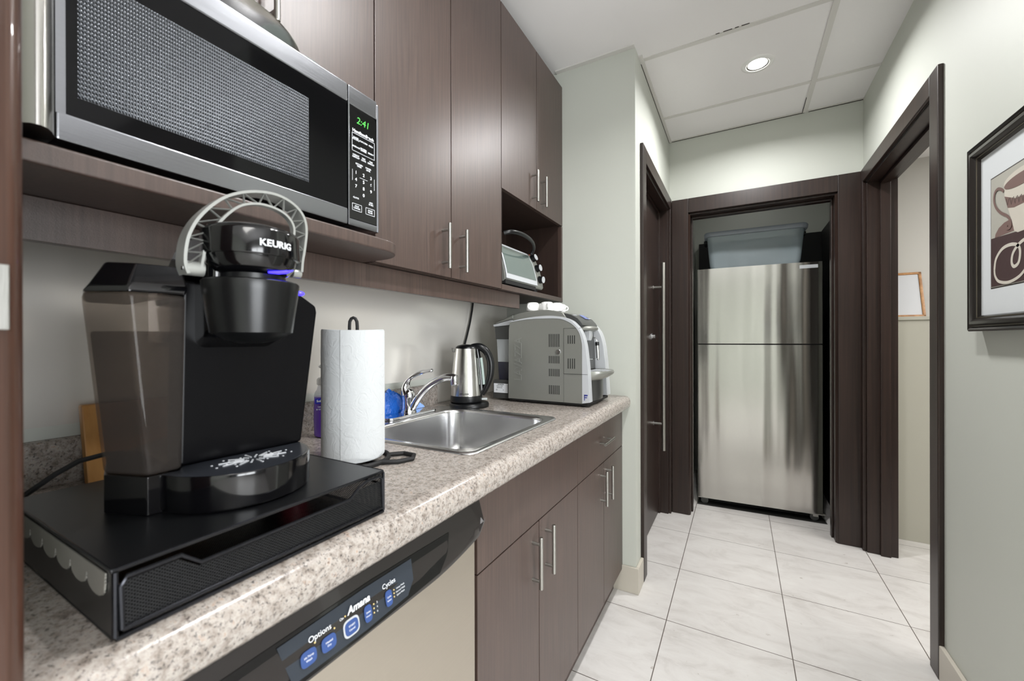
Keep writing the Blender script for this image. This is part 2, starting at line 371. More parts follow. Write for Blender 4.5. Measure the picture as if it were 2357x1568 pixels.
casing_x('trim_3', .706, -1, 2.108, 2.925, 2.055, .074, .69, .12)
casing_x('trim_4', 1.706, 1, 2.014, 2.925, 2.046, .074, 1.722, .13)
m = MB(); yf = 2.957
m.box(.708,.8115,yf,2.9795,0,2.118,.004).box(1.604,1.7075,yf,2.9795,0,2.118,.004).box(.811,1.6045,yf,2.9795,2.022,2.118,.004)
m.prism([(.8115,yf+.001),(.8225,yf+.016),(.8225,2.9795),(.8115,2.9795)],'z',0,2.012).prism([(1.604,yf+.001),(1.593,yf+.016),(1.593,2.9795),(1.604,2.9795)],'z',0,2.012)
m.box(.808,.822,2.98,3.10,0,2.012,.002).box(1.593,1.607,2.98,3.10,0,2.012,.002).box(.808,1.607,2.98,3.10,2.010,2.024,.002)
m.box(.822,.832,3.03,3.07,0,2.01,.003).box(1.583,1.593,3.03,3.07,0,2.01,.003).box(.822,1.593,3.03,3.07,1.995,2.01,.003)
struct('trim_5', m, WD)
# near door post at the left edge of the alcove
j = MB(); j.prism([(.56,.0),(.655,.0),(.6595,.010),(.6605,.060),(.6585,.077),(.652,.0865),(.64,.0895),(.56,.0895)],'z',0,H,.0)
post = struct('trim_6', j, JAMBW, ang=60)
sp = MB(); sp.box(.6585,.6612,.050,.0795,1.182,1.228,.0008); sp.build('strike_plate', NICK, post)
# sliding door in the left hall wall
d = MB(); d.box(.588,.628,2.125,2.911,.006,2.04,.003)
door = struct('door_1', d, WD)
hb = MB(); hb.tube([(.689,2.728,.472),(.689,2.728,1.662)],.0125,20)
for z in (.64,1.508): hb.cyl((.627,2.728,z),(.69,2.728,z),.008,14).cyl((.627,2.728,z),(.632,2.728,z),.014,14)
hb.build('door_handle', NICK, door)
lk = MB(); lk.cyl((.627,2.66,1.194),(.634,2.66,1.194),.022,20).cyl((.634,2.66,1.194),(.652,2.66,1.194),.013,20); lk.build('lock_knob', CHROME, door)
# latch plate on the far jamb of the right-hand doorway
kp = MB(); kp.box(1.783,1.822,2.9105,2.9127,.972,1.023,.0006); tag(kp.build('latch_plate', NICK), 'small square metal latch plate on the dark jamb of the right doorway', 'latch plate')
lp = bpy.data.objects['latch_plate']
MB().lathe([(0,0),(.009,0),(.011,.002),(.009,.003),(.007,.001),(0,.001)], M=Matrix.Translation((1.8025,2.9105,.9975)) @ Matrix.Rotation(PI/2,4,'X'), seg=20).build('latch_ring', CHROME, lp)
MB().box(1.800,1.805,2.9085,2.910,.992,1.003).build('latch_slot', BLKR, lp)

# ------------------------------------------------------------------ lights of the place, with added fill
LAMPG = mat('lamp_glow', (255,250,245), .5, emit=(255,250,244), estr=30)
def downlight(x, y, label, power, r=.045, spread=150):
    t = thing('recessed_downlight', label, 'ceiling light', (x,y,H-.012))
    MB().lathe([(r+.002,H-.003),(r+.006,H-.006),(r+.018,H-.006),(r+.026,H-.0005)], (x,y), 40).build('trim_ring', WHITE, t)
    MB().lathe([(r+.004,H-.004),(r,H-.0035),(r-.004,H-.001)], (x,y), 40).build('inner_ring', NICK, t)
    MB().lathe([(0,H-.0015),(r,H-.0015)], (x,y), 32).build('lamp_lens', LAMPG, t)
    l = bpy.data.lights.new('downlight_lamp', 'AREA'); l.shape = 'DISK'; l.size = r*2; l.energy = power; l.color = (1,.992,.988); l.spread = math.radians(spread)
    o = bpy.data.objects.new('downlight_lamp', l); COL.objects.link(o); o.location = (x,y,H-.008); o.parent = None
    return t
downlight(1.19, 2.345, 'round recessed ceiling light glowing above the hallway tiles', 18, spread=159)
downlight(1.12, .80, 'recessed ceiling light above the aisle in front of the sink, nearer the microwave', 9)
downlight(1.12, 1.02, 'recessed ceiling light above the aisle in front of the sink, nearer the hallway', 9)
def panel(x, y, sx, sy, z, label, power, col=(1,.98,.95)):  # unseen ceiling panels, added as fill light
    t = thing('fill_panel_light', label, 'ceiling light', (x,y,z-.02))
    MB().box(x-sx/2-.02,x+sx/2+.02,y-sy/2-.02,y+sy/2+.02,z-.008,z-.0005,.002).build('frame', WHITE, t)
    MB().box(x-sx/2,x+sx/2,y-sy/2,y+sy/2,z-.011,z-.008).build('fill_panel_diffuser', mat('fill_panel_glow', (255,252,248), .5, emit=(255,251,245), estr=3), t)
    l = bpy.data.lights.new('panel_fill_lamp', 'AREA'); l.shape = 'RECTANGLE'; l.size = sx; l.size_y = sy; l.energy = power; l.color = col
    o = bpy.data.objects.new('panel_fill_lamp', l); COL.objects.link(o); o.location = (x,y,z-.016)
panel(2.6, -1.2, .6, 1.2, H, 'added ceiling panel fill light, unseen, in the room to the right of the camera', 25)
panel(2.9, 2.1, .6, 1.2, 2.27, 'added ceiling panel fill light, unseen, in the side room', 36)
l = bpy.data.lights.new('fill_daylight', 'AREA'); l.shape = 'RECTANGLE'; l.size = 3.1; l.size_y = 1.85; l.energy = 330; l.color = (.94,.972,1)  # added fill for the alcove, shining in at the unseen window
o = bpy.data.objects.new('fill_daylight', l); COL.objects.link(o); o.location = (4.46,-.95,1.175); o.rotation_euler = (0,PI/2,0)
downlight(1.2, 3.55, 'added recessed fill light, unseen, inside the closet above the refrigerator', .7, .04)  # weak unseen lamp added to brighten the closet

# ------------------------------------------------------------------ base units
F = .628
SY = [.105,.41,.712,1.016,1.322,1.628,1.93]
G = .0015
def bar_handle(parent, p0, p1, face_x, name='handle'):
    """round bar on two posts; runs p0-p1, posts back to face_x"""
    a, c = Vector(p0), Vector(p1); m = MB(); d = (c-a)
    m.tube([a, a+d*.01, c-d*.01, c], [.0048,.0056,.0056,.0048], 14)
    for t in (.145,.855):
        q = a+d*t; m.cyl((face_x-.0005,q.y,q.z), (q.x,q.y,q.z), .0042, 12)
    return m.build(name, NICK, parent)
def front(mb, x, y0, y1, z0, z1, th=.018): return mb.box(x-th, x, y0+G, y1-G, z0+G, z1-G, .0012)
def base_unit(name, label, y0, ym, y1, drawer):
    t = thing(name, label, 'cabinet', ((.02+F)/2, (y0+y1)/2, 0))
    c = MB(); c.box(.01,F-.02,y0,y0+.016,.09,.851).box(.01,F-.02,y1-.016,y1,.09,.851).box(.01,F-.02,y0,y1,.09,.106).box(.01,.022,y0,y1,.09,.851)
    c.build('body', CABIN, t)
    MB().box(.50,.588,y0,y1,0,.092).build('toe_kick', CAB, t)
    if drawer:
        dr = front(MB(), F, y0, y1, .679, .851).build('drawer', CAB, t); bar_handle(dr, (F+.026,(y0+y1)/2-.068,.766), (F+.026,(y0+y1)/2+.068,.766), F)
    else: front(MB(), F, y0, y1, .679, .851).build('front_panel', CAB, t)
    for (a,b2,s) in ((y0,ym,1),(ym,y1,-1)):
        dd = front(MB(), F, a, b2, .10, .679).build('door', CAB, t)
        yy = ym - s*.042
        bar_handle(dd, (F+.026,yy,.518), (F+.026,yy,.655), F)
    return t
base_unit('sink_cabinet', 'dark brown base cabinet under the sink with two doors below a plain panel', SY[2], SY[3], SY[4], False)
base_unit('drawer_cabinet', 'dark brown base cabinet under the coffee machine with one drawer over two doors', SY[4], SY[5], SY[6]-.002, True)

# dishwasher
t = thing('dishwasher', 'dishwasher with black curved control panel and steel door under the counter', 'dishwasher', (.33,.41,0))
MB().box(.03,.60,.113,.706,.06,.846).build('body', BLKR, t)
MB().box(.60,.632,.116,.700,.10,.80,.004).build('door', DWS, t)
MB().box(.50,.56,.113,.706,0,.10).build('toe_kick', BLKR, t)
cons = MB(); N = 28; rings = []
for i in range(N+1):
    y = .113+(.7085-.113)*i/N; u = abs((y-.41)/.2975); zl = .756+.024*max(0,(u-.45)/.55)**1.6 + (.018 if u > .985 else 0)
    rings.append([(.585,y,.848),(.628,y,.848),(.634,y,.8455),(.637,y,.840),(.6485,y,.800),(.652,y,zl+.012),(.6505,y,zl+.003),(.645,y,zl),(.62,y,zl),(.585,y,zl)])
cons.loft(rings); con = cons.build('control_panel', mat('charcoal_console',(38,35,34),.2,coat=.3), t, ang=50)
# glossy lens set in the panel face, leaning with it
def cpt(y, z, off=.0012):
    x = .637+(.840-z)/(.840-.800)*(.6485-.637) if z > .8 else .6485+(.8-z)/.035*.0035
    return (x+off, y, z)
L = [(.205,.8235),(.42,.8265),(.598,.8215),(.585,.79),(.561,.768),(.42,.764),(.20,.765)]
lens = MB(); lens.poly([cpt(*p) for p in L], (-.0008,0,0)); lens.build('lens', BLK, con)
pl = MB(); pl.poly([cpt(y,z,.0018) for y,z in [(.278,.8195),(.40,.8222),(.498,.8205),(.496,.790),(.482,.772),(.40,.7685),(.292,.7705)]], (-.0005,0,0)); pl.build('button_plate', DGREY if 0 else mat('slate_panel',(44,50,58),.35), con)
tilt = Matrix.Rotation(math.radians(-10), 4, 'X')
def FC(y, z, off=.0024): p = cpt(y, z, off); return Matrix.Translation(p) @ Matrix.Rotation(math.radians(-12),4,'Y') @ Matrix(((0,0,1,0),(1,0,0,0),(0,1,0,0),(0,0,0,1)))
for (y,z,s) in ((.313,.7885,0),(.341,.7885,0),(.376,.7875,1),(.404,.789,2),(.443,.789,2)):
    pr = [(.0105*math.copysign(abs(math.cos(a))**.55,math.cos(a))*(.62 if s==2 else 1), .0088*math.copysign(abs(math.sin(a))**.6,math.sin(a))*(1.25 if s==2 else 1)) for a in [2*PI*k/28 for k in range(28)]]
    if s == 1:
        MB().poly([FC(y,z,.0021) @ Vector((p[0]*1.22,p[1]*1.28,0)) for p in pr], (-.0004,0,0)).build('button_ring', SILV, con)
    bt = MB().poly([FC(y,z,.0027) @ Vector((p[0],p[1],0)) for p in pr], (-.0006,0,0)).build('button', BLUEB, con)
tx = MB()
for body, y, z, s in (('Options',.330,.8065,.0125),('Cycles',.4455,.8085,.0125),('On',.3615,.8055,.006),('Hi-Temp',.313,.7905,.0045),('Wash',.313,.786,.0045),('Heated',.341,.7905,.0045),('Dry',.341,.786,.0045),('START',.376,.790,.0045),('Cancel',.376,.785,.0045),('Delay',.404,.791,.0042),('Hours',.404,.786,.0042),('Cycle',.443,.791,.0042),('Select',.443,.786,.0042),('Heavy Wash',.466,.7955,.0042),('Normal Wash',.466,.7905,.0042),('Quick Wash',.466,.7855,.0042),('2',.420,.796,.005),('4',.420,.790,.005),('6',.420,.784,.005)):
    tx.text(body, s*.78, FC(y,z,.0031), ext=.0001)
tx.text('Amana', .0135, FC(.390,.8085,.003), ext=.0002, shear=.25, bold=.0003)
tx.build('lettering', WHTP, con)
for y,z in ((.322,.8005),(.350,.801),(.3675,.8055),(.4145,.796),(.4145,.790),(.4145,.784),(.4535,.7955),(.4535,.7905),(.4535,.7855)): MB().lathe([(0,.0004),(.0011,.0004),(.0011,0)], M=FC(y,z,.0022), seg=10).build('indicator_light', AMBER, con)

# worktop with rounded nose, cut out for the sink
SX0,SX1,SY0,SY1 = .068,.582,.757,1.272
w = MB()
nose = [(.60,.852),(.640,.852),(.654,.855),(.662,.863),(.6655,.876),(.6655,.890),(.661,.902),(.652,.909),(.640,.912),(.60,.912)]
w.prism(nose,'y',.0905,1.93)
w.box(.022,.60,.0905,SY0+.012,.875,.912).box(.022,.60,SY1-.012,1.93,.875,.912).box(.022,SX0+.012,SY0+.012,SY1-.012,.875,.912).box(SX1-.012,.60,SY0+.012,SY1-.012,.875,.912)
w.prism([(.0,.875),(.024,.875),(.024,.984),(.021,.991),(.014,.9945),(.0,.9945)],'y',.0905,1.322,.002).box(.004,.024,1.322,1.93,.875,.912)
tag(w.build('worktop', GRAN, ang=40), 'speckled pink-grey granite-look worktop with upstand behind it', 'worktop')
struct('trim_7', MB().box(0,.003,.0905,1.93,1.018,1.362).box(0,.003,1.323,1.93,.9125,1.018), SPLASH)        # metal sheet over the upstand

# ------------------------------------------------------------------ sink and tap
t = thing('kitchen_sink', 'square stainless steel sink set into the worktop', 'sink', ((SX0+SX1)/2,(SY0+SY1)/2,.75))
def rrect(x0,x1,y0,y1,r,z,n=6):
    o = []
    for cx,cy,a in ((x1-r,y1-r,0),(x0+r,y1-r,PI/2),(x0+r,y0+r,PI),(x1-r,y0+r,1.5*PI)):
        for k in range(n+1): o.append((cx+r*math.cos(a+PI/2*k/n), cy+r*math.sin(a+PI/2*k/n), z))
    return o
bx0,bx1,by0,by1 = .165,.552,.788,1.242
R = [rrect(SX0,SX1,SY0,SY1,.035,.9125), rrect(SX0+.003,SX1-.003,SY0+.003,SY1-.003,.034,.9165), rrect(SX0+.010,SX1-.010,SY0+.010,SY1-.010,.032,.9170),
     rrect(SX0+.018,SX1-.016,SY0+.018,SY1-.018,.03,.9150)]
MB().loft(R+[rrect(bx0-.008,bx1+.006,by0-.006,by1+.006,.062,.9150)], cap=False).build('rim', SINKM, t, ang=60)
B = [rrect(bx0-.008,bx1+.006,by0-.006,by1+.006,.062,.9150), rrect(bx0-.003,bx1+.001,by0-.001,by1+.001,.06,.9125), rrect(bx0,bx1-.002,by0+.002,by1-.002,.058,.904), rrect(bx0+.006,bx1-.008,by0+.008,by1-.008,.056,.80),
     rrect(bx0+.014,bx1-.016,by0+.016,by1-.016,.055,.755), rrect(bx0+.034,bx1-.036,by0+.036,by1-.036,.05,.738), rrect(bx0+.06,bx1-.06,by0+.06,by1-.06,.045,.734)]
bo = MB().loft(B, cap=False); bo.poly(rrect(bx0+.06,bx1-.06,by0+.06,by1-.06,.045,.734)); bo.build('bowl', SINKM, t, ang=60)
MB().lathe([(0,.736),(.028,.736),(.034,.7375),(.04,.7385),(.043,.7345)],(.35,1.015),28).build('drain', CHROME, t)
t = thing('kitchen_tap', 'chrome single lever tap with arched spout behind the sink', 'tap', (.110,1.065,.915))
MB().prism([(p[0],p[1]) for p in rrect(.084,.140,.945,1.185,.024,0)],'z',.9152,.924,.003).build('deck_plate', CHROME, t)
MB().lathe([(.027,.924),(.026,.930),(.0225,.934),(.021,.945),(.021,.968),(.0225,.975),(.0225,.990),(.018,1.000),(.008,1.006),(0,1.007)],(.105,1.065),28).build('body', CHROME, t)
sp = smooth([(.118,1.065,.934),(.130,1.066,.952),(.146,1.068,.975),(.168,1.070,1.000),(.196,1.073,1.023),(.226,1.076,1.040),(.254,1.079,1.050),(.280,1.081,1.052),(.293,1.082,1.050)],4)
MB().tube(sp, .0122, 18).build('spout', CHROME, t)
MB().lathe([(.0,1.060),(.008,1.060),(.0125,1.056),(.0135,1.048),(.0128,1.030),(.011,1.026),(0,1.026)],(.291,1.082),24).build('aerator', CHROME, t)
lv = smooth([(.104,1.062,.985),(.096,1.062,1.005),(.099,1.063,1.025),(.114,1.064,1.043),(.138,1.066,1.056),(.166,1.068,1.066),(.192,1.070,1.071),(.208,1.071,1.073)],4)
MB().tube(lv, [max(.0062,.0195-.0135*min(1,i/12)) if i < len(lv)-1 else .004 for i in range(len(lv))], 14, flat=(.85,1.25), up=(1,0,.3)).build('lever', CHROME, t)

# ------------------------------------------------------------------ wall cabinets
U = .33
def upper_unit(name, label, y0, ym, y1, zb, ztop, niche=False, bottom_handles=True, hz=None):
    t = thing(name, label, 'cabinet', (U/2,(y0+y1)/2,1.366))
    c = MB()
    zlow = 1.366 if niche else zb
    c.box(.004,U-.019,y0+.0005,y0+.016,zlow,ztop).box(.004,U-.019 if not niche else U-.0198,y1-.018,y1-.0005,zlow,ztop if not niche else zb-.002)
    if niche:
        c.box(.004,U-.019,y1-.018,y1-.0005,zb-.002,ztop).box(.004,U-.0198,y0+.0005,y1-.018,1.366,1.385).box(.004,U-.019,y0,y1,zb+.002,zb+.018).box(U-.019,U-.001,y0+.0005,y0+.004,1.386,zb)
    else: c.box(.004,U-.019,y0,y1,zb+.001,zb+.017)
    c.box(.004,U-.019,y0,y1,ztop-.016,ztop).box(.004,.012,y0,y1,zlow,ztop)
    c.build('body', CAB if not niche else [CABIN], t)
    if niche: MB().box(U-.0195,U,y0+.001,y1-.001,1.3655,1.3855,.0008).box(U-.0195,U,y1-.018,y1-.001,1.386,zb-.003,.0008).build('niche_edging', CAB, t)
    for (a,b2,s) in ((y0,ym,1),(ym,y1,-1)):
        dd = front(MB(), U, a, b2, zb, ztop-.002).build('door', CAB, t); yy = ym-s*.044
        hz0 = zb+.022
        bar_handle(dd, (U+.028,yy,hz0), (U+.028,yy,hz0+.135), U)
    return t
upper_unit('upper_cabinet', 'tall dark brown wall cabinet with two full length doors above the paper towel and kettle', SY[2], SY[3], SY[4], 1.366, 2.452)
upper_unit('upper_cabinet', 'dark brown wall cabinet over the open niche that holds the toaster oven', SY[4], SY[5], SY[6]-.001, 1.746, 2.452, niche=True)
upper_unit('upper_cabinet', 'dark brown wall cabinet directly above the microwave', SY[0], SY[1], SY[2]-.0005, 1.748, 2.452)
# microwave shelf
sh = MB(); cr = [(.004,.0915),(.448,.0915)]
cr += [(.448-.075*(1-math.cos(a)) , .706-.075*(1-math.sin(a))) for a in [PI/2*k/10 for k in range(11)]] + [(.325,.706),(.004,.706)]
sh.prism(cr,'z',1.366,1.3915,.0035,3,ang=.9)
tag(sh.build('microwave_shelf', CAB), 'thick dark wood shelf with a rounded corner carrying the microwave', 'shelf')
# light rail under the wall units
tag(MB().box(.280,.298,.0915,1.525,1.307,1.3655,.001).build('pelmet_board', CAB), 'narrow dark board running under the front of the wall cabinets', 'pelmet')

# ------------------------------------------------------------------ microwave
MX, MY0, MY1, MZ0, MZ1 = .44, .120, .624, 1.402, 1.679
t = thing('microwave', 'stainless steel microwave with black window on the wall shelf', 'microwave', (.24,.37,1.3925))
MB().box(.05,MX-.035,MY0+.004,MY1-.004,MZ0,MZ1-.003,.006).build('case', BLKM, t)
for y in (.16,.585):
    for x in (.10,.375): MB().lathe([(.012,1.3917),(.014,1.3925),(.014,1.401),(.012,1.404)],(x,y),16).build('foot', BLKR, t)
fr = MB()
yd = .545                                                     # seam between door and control panel
fr.box(MX-.035,MX,.152,yd-.001,1.6425,MZ1,.003).box(MX-.035,MX,.152,yd-.001,MZ0,1.434,.003).box(MX-.035,MX-.0005,.152,.160,1.432,1.645)
dr = fr.build('door', STEELH, t)
MB().box(MX-.030,MX-.002,.1595,yd-.0015,1.433,1.6435,.0005).build('window_glass', mat('door_black_glass',(5,5,7),.07,spec=.22), dr)
MB().box(MX-.004,MX-.0013,.170,.462,1.457,1.607).build('window_mesh', MWM, dr)
hn = MB(); rr = []
prof = [(MX-.034,.152),(MX-.002,.152),(MX+.003,.150),(MX+.012,.147),(MX+.020,.142),(MX+.024,.136),(MX+.022,.129),(MX+.014,.123),(MX-.002,.119),(MX-.034,.118)]
hn.prism(prof,'z',MZ0+.001,MZ1); hn.build('handle', STEELV, dr, ang=60)
cp = MB(); yr = MY1
cp.box(MX-.035,MX,yd,yr-.006,1.6405,MZ1,.003).box(MX-.035,MX,yd,yr-.006,MZ0,1.4165,.003).box(MX-.035,MX,.6165,yr,MZ0,MZ1-.004,.004).box(MX-.035,MX,yd,.5485,1.41,1.65,.001)
pn = cp.build('control_panel', STEELH, t)
MB().prism([(.549,1.417),(.6165,1.417),(.6165,1.632),(.613,1.6385),(.606,1.641),(.549,1.641)],'x',MX-.03,MX-.0012).build('keypad', BLK, pn)
kx = MX-.0008; k = MB()
k.text('HamiltonBeach', .0088, FX(kx,.5825,1.5935), ext=.0001, bold=.00025)
def box_outline(mb, y0, y1, z0, z1, w=.0007):
    mb.box(kx-.0002,kx+.0002,y0,y1,z0,z0+w).box(kx-.0002,kx+.0002,y0,y1,z1-w,z1).box(kx-.0002,kx+.0002,y0,y0+w,z0,z1).box(kx-.0002,kx+.0002,y1-w,y1,z0,z1)
box_outline(k,.5545,.6115,1.5525,1.5885)
for y,z,tt in ((.564,1.580,'BAKED'),(.564,1.5765,'POTATO'),(.583,1.578,'POPCORN'),(.602,1.578,'PIZZA'),(.564,1.562,'BEVERAGE'),(.583,1.564,'FROZEN'),(.583,1.5605,'DINNER'),(.602,1.562,'REHEAT'),
    (.564,1.545,'WEIGHT'),(.564,1.541,'DEFROST'),(.583,1.545,'TIME'),(.583,1.541,'COOK'),(.602,1.545,'TIME'),(.602,1.541,'DEFROST'),(.572,1.529,'KITCHEN'),(.572,1.525,'TIMER'),(.595,1.529,'POWER'),(.595,1.525,'LEVEL'),
    (.564,1.460,'CLOCK'),(.602,1.460,'ADD'),(.602,1.456,'30 SEC'),(.566,1.443,'STOP'),(.566,1.439,'CANCEL'),(.600,1.443,'START'),(.600,1.439,'PAUSE')): k.text(tt, .0042, FX(kx,y,z), ext=.0001, bold=.0001)
for i,(y,z) in enumerate([(.564,1.511),(.583,1.511),(.602,1.511),(.564,1.497),(.583,1.497),(.602,1.497),(.564,1.4835),(.583,1.4835),(.602,1.4835),(.583,1.470)]): k.text('1234567890'[i], .0088, FX(kx,y,z), ext=.0001, bold=.0002)
box_outline(k,.5545,.578,1.434,1.448); box_outline(k,.588,.6115,1.434,1.448)
k.box(kx-.0002,kx+.0002,.573,.593,1.503,1.5036).box(kx-.0002,kx+.0002,.555,.5556,1.493,1.515).box(kx-.0002,kx+.0002,.6105,.6112,1.489,1.512)
k.build('key_legends', WHTP, pn)
MB().text('2:41', .019, FX(kx,.5815,1.6165), ext=.0002, shear=.15).build('clock_digits', GREENL, pn)

# on top of the microwave
t = MB(); t.lathe([(0,1.6825),(.098,1.6825),(.112,1.6845),(.140,1.699),(.158,1.716),(.1645,1.7215),(.1655,1.7235),(.1635,1.725),(.156,1.719),(.138,1.703),(.110,1.6885),(0,1.6865)],(.262,.368),64)
tag(t.build('serving_dish', STEELV, ang=50), 'round shallow metal dish lying on top of the microwave', 'dish')
t = MB(); t.lathe([(0,1.680),(.065,1.680),(.088,1.6825),(.0905,1.684),(.088,1.6850),(.064,1.6822),(0,1.6822)],(.343,.4725),48)
tag(t.build('glass_plate', GLASSP, ang=50), 'thin clear glass plate edge showing on the microwave beside the metal dish', 'plate')

# ------------------------------------------------------------------ toaster oven in the niche
t = thing('toaster_oven', 'small silver toaster oven with three black knobs inside the wall niche', 'toaster oven', (.17,1.52,1.3855))
ty0,ty1 = 1.345,1.692
side = [(.035,1.400),(.325,1.400),(.332,1.410),(.328,1.440),(.312,1.500),(.288,1.548),(.268,1.566),(.05,1.570),(.035,1.56)]
MB().prism(side,'y',ty0,ty1,.004).build('case', LGREY, t)
for y in (1.37,1.665):
    for x in (.07,.30): MB().lathe([(.011,1.3852),(.012,1.386),(.012,1.402)],(x,y),12).build('foot', BLKR, t)
MB().box(.05,.333,ty0+.002,1.612,1.3905,1.407,.002).build('crumb_tray', BLKR, t)
def oface(z, off=0):
    zs = [(1.400,.325),(1.410,.332),(1.440,.328),(1.500,.312),(1.548,.288),(1.566,.268)]
    for (z0,x0),(z1,x1) in zip(zs, zs[1:]):
        if z0 <= z <= z1: return x0+(x1-x0)*(z-z0)/(z1-z0)+off
    return zs[-1][1]+off
rg = []
for k in range(9):
    z = 1.411+(1.557-1.411)*k/8; rg.append([(oface(z,.001),ty0+.004,z),(oface(z,.001),1.618,z),(oface(z,.007),1.618,z),(oface(z,.007),ty0+.004,z)])
odoor = MB().loft(rg, bev=.0015).build('door', SILV, t, ang=50)
rg = []
for k in range(9):
    z = 1.432+(1.545-1.432)*k/8; rg.append([(oface(z,.006),ty0+.01,z),(oface(z,.006),1.606,z),(oface(z,.0085),1.606,z),(oface(z,.0085),ty0+.01,z)])
MB().loft(rg).build('door_glass', mat('oven_window', (92,104,100), .08, coat=.5), odoor, ang=50)
MB().tube([(.317,ty0+.02,1.490),(.317,1.592,1.490)],.006,8).build('rack_bar', SILV, odoor)
hpath = smooth([(.322,1.352,1.584),(.345,1.375,1.592),(.352,1.44,1.597),(.350,1.51,1.595),(.340,1.57,1.588),(.322,1.615,1.574),(.300,1.632,1.556)],5)
MB().tube(hpath, .0085, 12, flat=(1,.75), up=(0,0,1)).build('handle', BLKM, odoor)
for i,z in enumerate((1.540,1.494,1.443)):
    x = oface(z); kb = MB()
    dx = Vector((1,0,.35-.2*i)).normalized(); p = Vector((x,1.658,z))
    kb.tube([p, p+dx*.004, p+dx*.020], [.0175,.0165,.0145], 22); kn = kb.build('knob', BLKM, t)
    MB().tube([p+dx*.0195, p+dx*.022, p+dx*.0222], [.0148,.0142,.010], 22).build('knob_ring', SILV, kn)
MB().lathe([(0,.003),(.003,.002),(.004,0)], M=Matrix.Translation((.2745,1.665,1.5605)), seg=10).build('pilot_light', mat('red_lamp',(200,70,50),.3), t)

# ------------------------------------------------------------------ paper towel and holder
RX, RY, RR = .377, .608, .0635
hd = thing('paper_towel_holder', 'black wire paper towel holder with looped top and ring base', 'paper towel holder', (RX,RY,.912))
def circle(c, r, z, n=40, sx=1, sy=1): return [(c[0]+sx*r*math.cos(2*PI*k/n), c[1]+sy*r*math.sin(2*PI*k/n), z) for k in range(n)]
MB().tube(circle((RX,RY),.073,.9175),.005,10,closed=True).tube([(RX-.071,RY,.9175),(RX+.071,RY,.9175)],.0045,10).build('base_ring', BLKR, hd)
MB().tube([(RX+.071,RY+.008,.9175),(RX+.100,RY+.030,.9172),(RX+.112,RY+.062,.9172),(RX+.096,RY+.084,.9172),(RX+.066,RY+.084,.9172),(RX+.045,RY+.060,.9175)],.005,10).build('side_loop', BLKR, hd)
lp = [(RX-.0075,RY-.004,.918),(RX-.0075,RY-.004,1.205),(RX-.007,RY-.0035,1.215),(RX-.004,RY-.002,1.2215),(RX,RY,1.2235),(RX+.004,RY+.002,1.2215),(RX+.007,RY+.0035,1.215),(RX+.0075,RY+.004,1.205),(RX+.0075,RY+.004,.918)]
MB().tube(lp,.0035,10).build('post', BLKR, hd)
pr = MB(); n = 72; rings = []
for zz, dr_ in ((.925,0),(.9265,.001),(.96,.0008),(1.05,.0012),(1.15,.0006),(1.194,0),(1.1965,-.001)):
    rings.append([(RX+(RR+dr_+.0007*math.sin(5*a+zz*22))*math.cos(a), RY+(RR+dr_+.0007*math.sin(4*a+zz*30))*math.sin(a), zz+(.0015*math.sin(2*a))) for a in [2*PI*k/n for k in range(n)]])
ri = [[(RX+.019*math.cos(a),RY+.019*math.sin(a),zz) for a in [2*PI*k/n for k in range(n)]] for zz in (1.1965,.925)]
pr.loft(rings+ri+[rings[0]], cap=False)
ro = tag(pr.build('paper_towel_roll', TOWEL, ang=50), 'white quilted paper towel roll standing on its black holder', 'paper towel roll')
# loose end of the sheet
fl = MB(); pts0 = []
for k in range(10):
    a = math.radians(-62)+math.radians(86)*k/9; r = RR+.0022+.004*(k/9)**3; pts0.append((RX+r*math.cos(a), RY+r*math.sin(a)))
fl.loft([[(x,y,.931+.004*math.sin(i*.8)+(.004 if i > 7 else 0)) for i,(x,y) in enumerate(pts0)], [(x,y,1.195) for x,y in pts0], [(RX+(x-RX)*.985,RY+(y-RY)*.985,1.195) for x,y in pts0], [(RX+(x-RX)*.985,RY+(y-RY)*.985,.932) for x,y in pts0]], cap=False, closed=False)
fl.build('loose_sheet', TOWEL, ro, ang=60)

# ------------------------------------------------------------------ soap bottle
sx_, sy_ = .118, .722
t = thing('soap_bottle', 'clear pump bottle of purple hand soap behind the paper towel', 'soap bottle', (sx_,sy_,.912), math.radians(28))
def el(z, a, b_, n=28): return [(sx_+a*math.cos(2*PI*k/n), sy_+b_*math.sin(2*PI*k/n), z) for k in range(n)]
MB().loft([el(.913,.024,.014),el(.916,.029,.018),el(.96,.031,.019),el(1.005,.030,.0185),el(1.022,.0285,.0178)]).build('soap_liquid', mat('purple_liquid',(120,72,215),.15,coat=.5), t, ang=60)
MB().loft([el(1.0222,.0295,.0185),el(1.032,.026,.017),el(1.042,.017,.014),el(1.052,.013,.0125),el(1.056,.013,.0125)]).build('bottle_neck', CLR, t, ang=60)
MB().lathe([(.0145,1.054),(.0155,1.056),(.0155,1.068),(.012,1.073),(.006,1.075),(.0045,1.076),(.0045,1.098),(.010,1.100),(.011,1.104),(.008,1.108),(0,1.1085)],(sx_,sy_),22).build('pump', WHITE, t)
MB().tube([(sx_,sy_,1.104),(sx_+.018,sy_+.018,1.105),(sx_+.030,sy_+.030,1.101)],[.0055,.005,.0035],10).build('nozzle', WHITE, t)
def SF(dx, z, off):
    a = math.radians(-38); n_ = Vector((math.cos(a), math.sin(a), 0)); tdir = Vector((-n_.y, n_.x, 0)); p = Vector((sx_,sy_,z))+n_*off+tdir*dx
    return Matrix(((tdir.x,0,n_.x,p.x),(tdir.y,0,n_.y,p.y),(0,1,0,p.z),(0,0,0,1)))
MB().poly([SF(dx,z,.0265) @ Vector((0,0,0)) for dx,z in ((-.018,1.006),(.018,1.006),(.018,1.020),(-.018,1.020))], (-.0004,0,0)).build('label_band', mat('blue_label',(34,40,170),.4), t)
